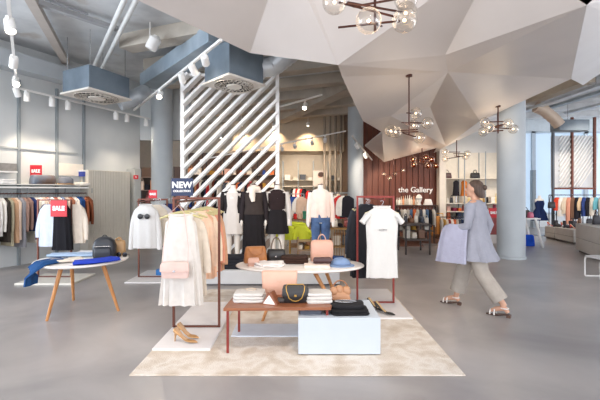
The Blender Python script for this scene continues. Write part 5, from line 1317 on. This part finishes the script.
rl = floor_rail('long dark rail in front of the white slat screen', mX(549, Yr), mX(606, Yr), Yr, mZ(195, Yr), M('#4c4a4c', .4, .5))
bag('handbag', 'black bag hanging at the left end of the long right rail', BLK, (mX(552, 12.6), 12.62, mZ(208, Yr)), 0, .22, .1, .2, .95, 'one', hh=.22, cat='handbag')
rr = [(557, '#cf4a34', .42, 'orange red', 'top'), (561, '#e8e2d8', .6, 'white', 'scarf'), (565, '#dccab0', .52, 'light beige', 'top'), (569, '#d8967c', .85, 'salmon', 'dress'), (573, '#7b5a46', .7, 'brown', 'dress'), (577, '#26242a', .7, 'black', 'dress'), (580, '#e0c29a', .42, 'pale yellow', 'top'), (584, '#34467e', .6, 'blue patterned', 'top'), (588, '#26242a', .6, 'black patterned', 'top'), (592, '#d8cdbd', .6, 'cream', 'dress'), (596, '#6fb0ba', .38, 'teal', 'top'), (601, '#b9b2a6', .6, 'grey', 'top')]
for i, (px, c, L, cn, k) in enumerate(rr):
    garment(k, uniq('%s %s on the long right rail, %s from its left end' % (cn, k, ORD[i])), k, fab(c, .25 if 'pattern' in cn else .08), (mX(px, Yr), Yr, mZ(195, Yr) - .075), .5 + random.uniform(-.1, .1), L, .3, .3, .09, .3 if k == 'top' else None, (.05, .035), .02, 7, .01, 'clothes on the long right rail', hook=True, seg=24, neck=.06)
# navy dress form
o = thing('dress_form', 'dress form in a navy pinafore dress by the shop window', 'dress form', (mX(539.5, 13.2), 13.2, 0))
MB().lathe([(.18, 0), (.18, .015), (.02, .03)], (0, 0, 0), 24).build('base_plate', CHROME, o); MB().tube([(0, 0, .02), (0, 0, .75)], .014, 8).build('pole', CHROME, o)
MB().loft([sring(.12, .09, .7, 2), sring(.1, .08, .9, 2), sring(.14, .09, 1.1, 2), sring(.15, .08, 1.18, 2), sring(.05, .05, 1.24, 2), sring(.045, .045, 1.32, 2)]).build('torso', FIBER, o, smooth=60)
wear(o, 'dress', fab('#20305c'), [(1.15, .13, .085, 0, 0), (1.05, .15, .1, 0, 0), (.9, .115, .09, 0, 0), (.75, .19, .14, .6, 0), (.5, .25, .18, 1, 0)], 10, .016)
# white trestle with blue bag
tr = thing('trestle_table', 'white trestle table right of the large column', 'table', (mX(527, 10.6), 10.6, 0))
MB().b2(-.30, .18, -.3, .3, .74, .77).build('tabletop', WHITE_P, tr)
for (x0, x1, y) in ((.08, .26, -.25), (.08, .26, .25), (-.2, -.3, -.25), (-.2, -.3, .25)): MB().bar((x0, y, .75), (x1, y, 0.015), .045, .045).build('leg', WHITE_P, tr)
bag('tote_bag', 'bright blue bag on the floor under the white trestle table', fab('#1f4fc0'), (mX(526, 10.75), 10.75, 0), 0, .42, .2, .3, .9, 'low', cat='tote bag')
bag('handbag', 'dark grey handbag on the white trestle table', lea('#4a4644'), (mX(525.5, 10.6), 10.6, .77), 0, .24, .14, .2, .8, 'one', hh=.08, cat='handbag')
bag('handbag', 'pink and tan small bag on the white trestle table', lea('#c2627a'), (mX(530.5, 10.5), 10.5, .77), .2, .15, .1, .15, .8, None, cat='handbag')
# grey door post by window
tag(MB().b2(mX(533, 16), mX(536, 16), 16.0, 16.2, 0, 2.3).build('door_post', M('#8f979c', .6)), 'dark grey post standing before the shop window', 'post')
# chrome chair frame at right edge
ch = thing('stool_frame', 'white tubular stool frame cut by the right photo edge', 'stool', (5.15, 6.75, 0))
for y in (-.18, .18): MB().tube([(-.2, y, .55 if False else .34), (-.215, y, .3), (-.215, y, .03), (-.2, y, .012), (.2, y, .012), (.215, y, .03), (.215, y, .3), (.2, y, .34), (-.2, y, .34)], .013, 8).build('side_frame', WHITE_P, ch)
MB().b2(-.2, .2, -.2, .2, .345, .37).build('seat', M('#d6d6d6', .5), ch)

# ================================================================== LIGHT
def area(loc, aim, sx, sy, e, col):
    l = bpy.data.lights.new('window_light', 'AREA'); l.shape = 'RECTANGLE'; l.size = sx; l.size_y = sy; l.energy = e; l.color = col
    o = bpy.data.objects.new('window_light', l); COL.objects.link(o); o.location = loc
    o.rotation_euler = (Vector(aim) - Vector(loc)).to_track_quat('-Z', 'Y').to_euler(); return o
area((-9.0, 3.4, 2.2), (-3.6, 7.5, 4.4), 4.0, 2.6, 420, (.78, .88, 1))  # added unseen fill beyond the left shopfront, aimed up to brighten the ceiling
FILL_SPOTS = [((-.9, 2.4, 3.5), (-1.1, 4.3, .1), 100, 1.2), ((.6, 2.2, 3.5), (0, 4.3, .4), 190, 1.2), ((1.9, 3.0, 3.1), (1.2, 5.0, .7), 120, 1.2), ((-2.4, 2.6, 3.6), (-2.8, 5.0, .5), 150, 1.2), ((-.2, 4.6, 3.3), (-.3, 7.2, 1.0), 230, 1.1),
         ((1.0, 9.0, 3.6), (.8, 10.5, .5), 200, 1.5), ((-1.6, 10.2, 3.8), (-1.6, 12.5, .8), 260, 1.5), ((3.6, 11.2, 3.2), (3.6, 12.9, .8), 220, 1.5), ((5.9, 11.8, 3.6), (5.9, 14.4, 1.2), 420, 1.4), ((6.4, 10.8, 3.7), (6.0, 13, .6), 200, 1.4),
         ((8.2, 10.6, 3.8), (8.8, 13, .7), 350, 1.5), ((-4.6, 12.0, 3.8), (-5.2, 14, 1), 120, 1.4)]
for p, a_, e_, s_ in FILL_SPOTS:
    spot(p, a_, e_ * .62, (1, .86, .72), s_, .8, rad=.08)  # added fill spots without fixtures, brightening floor, goods and canopy
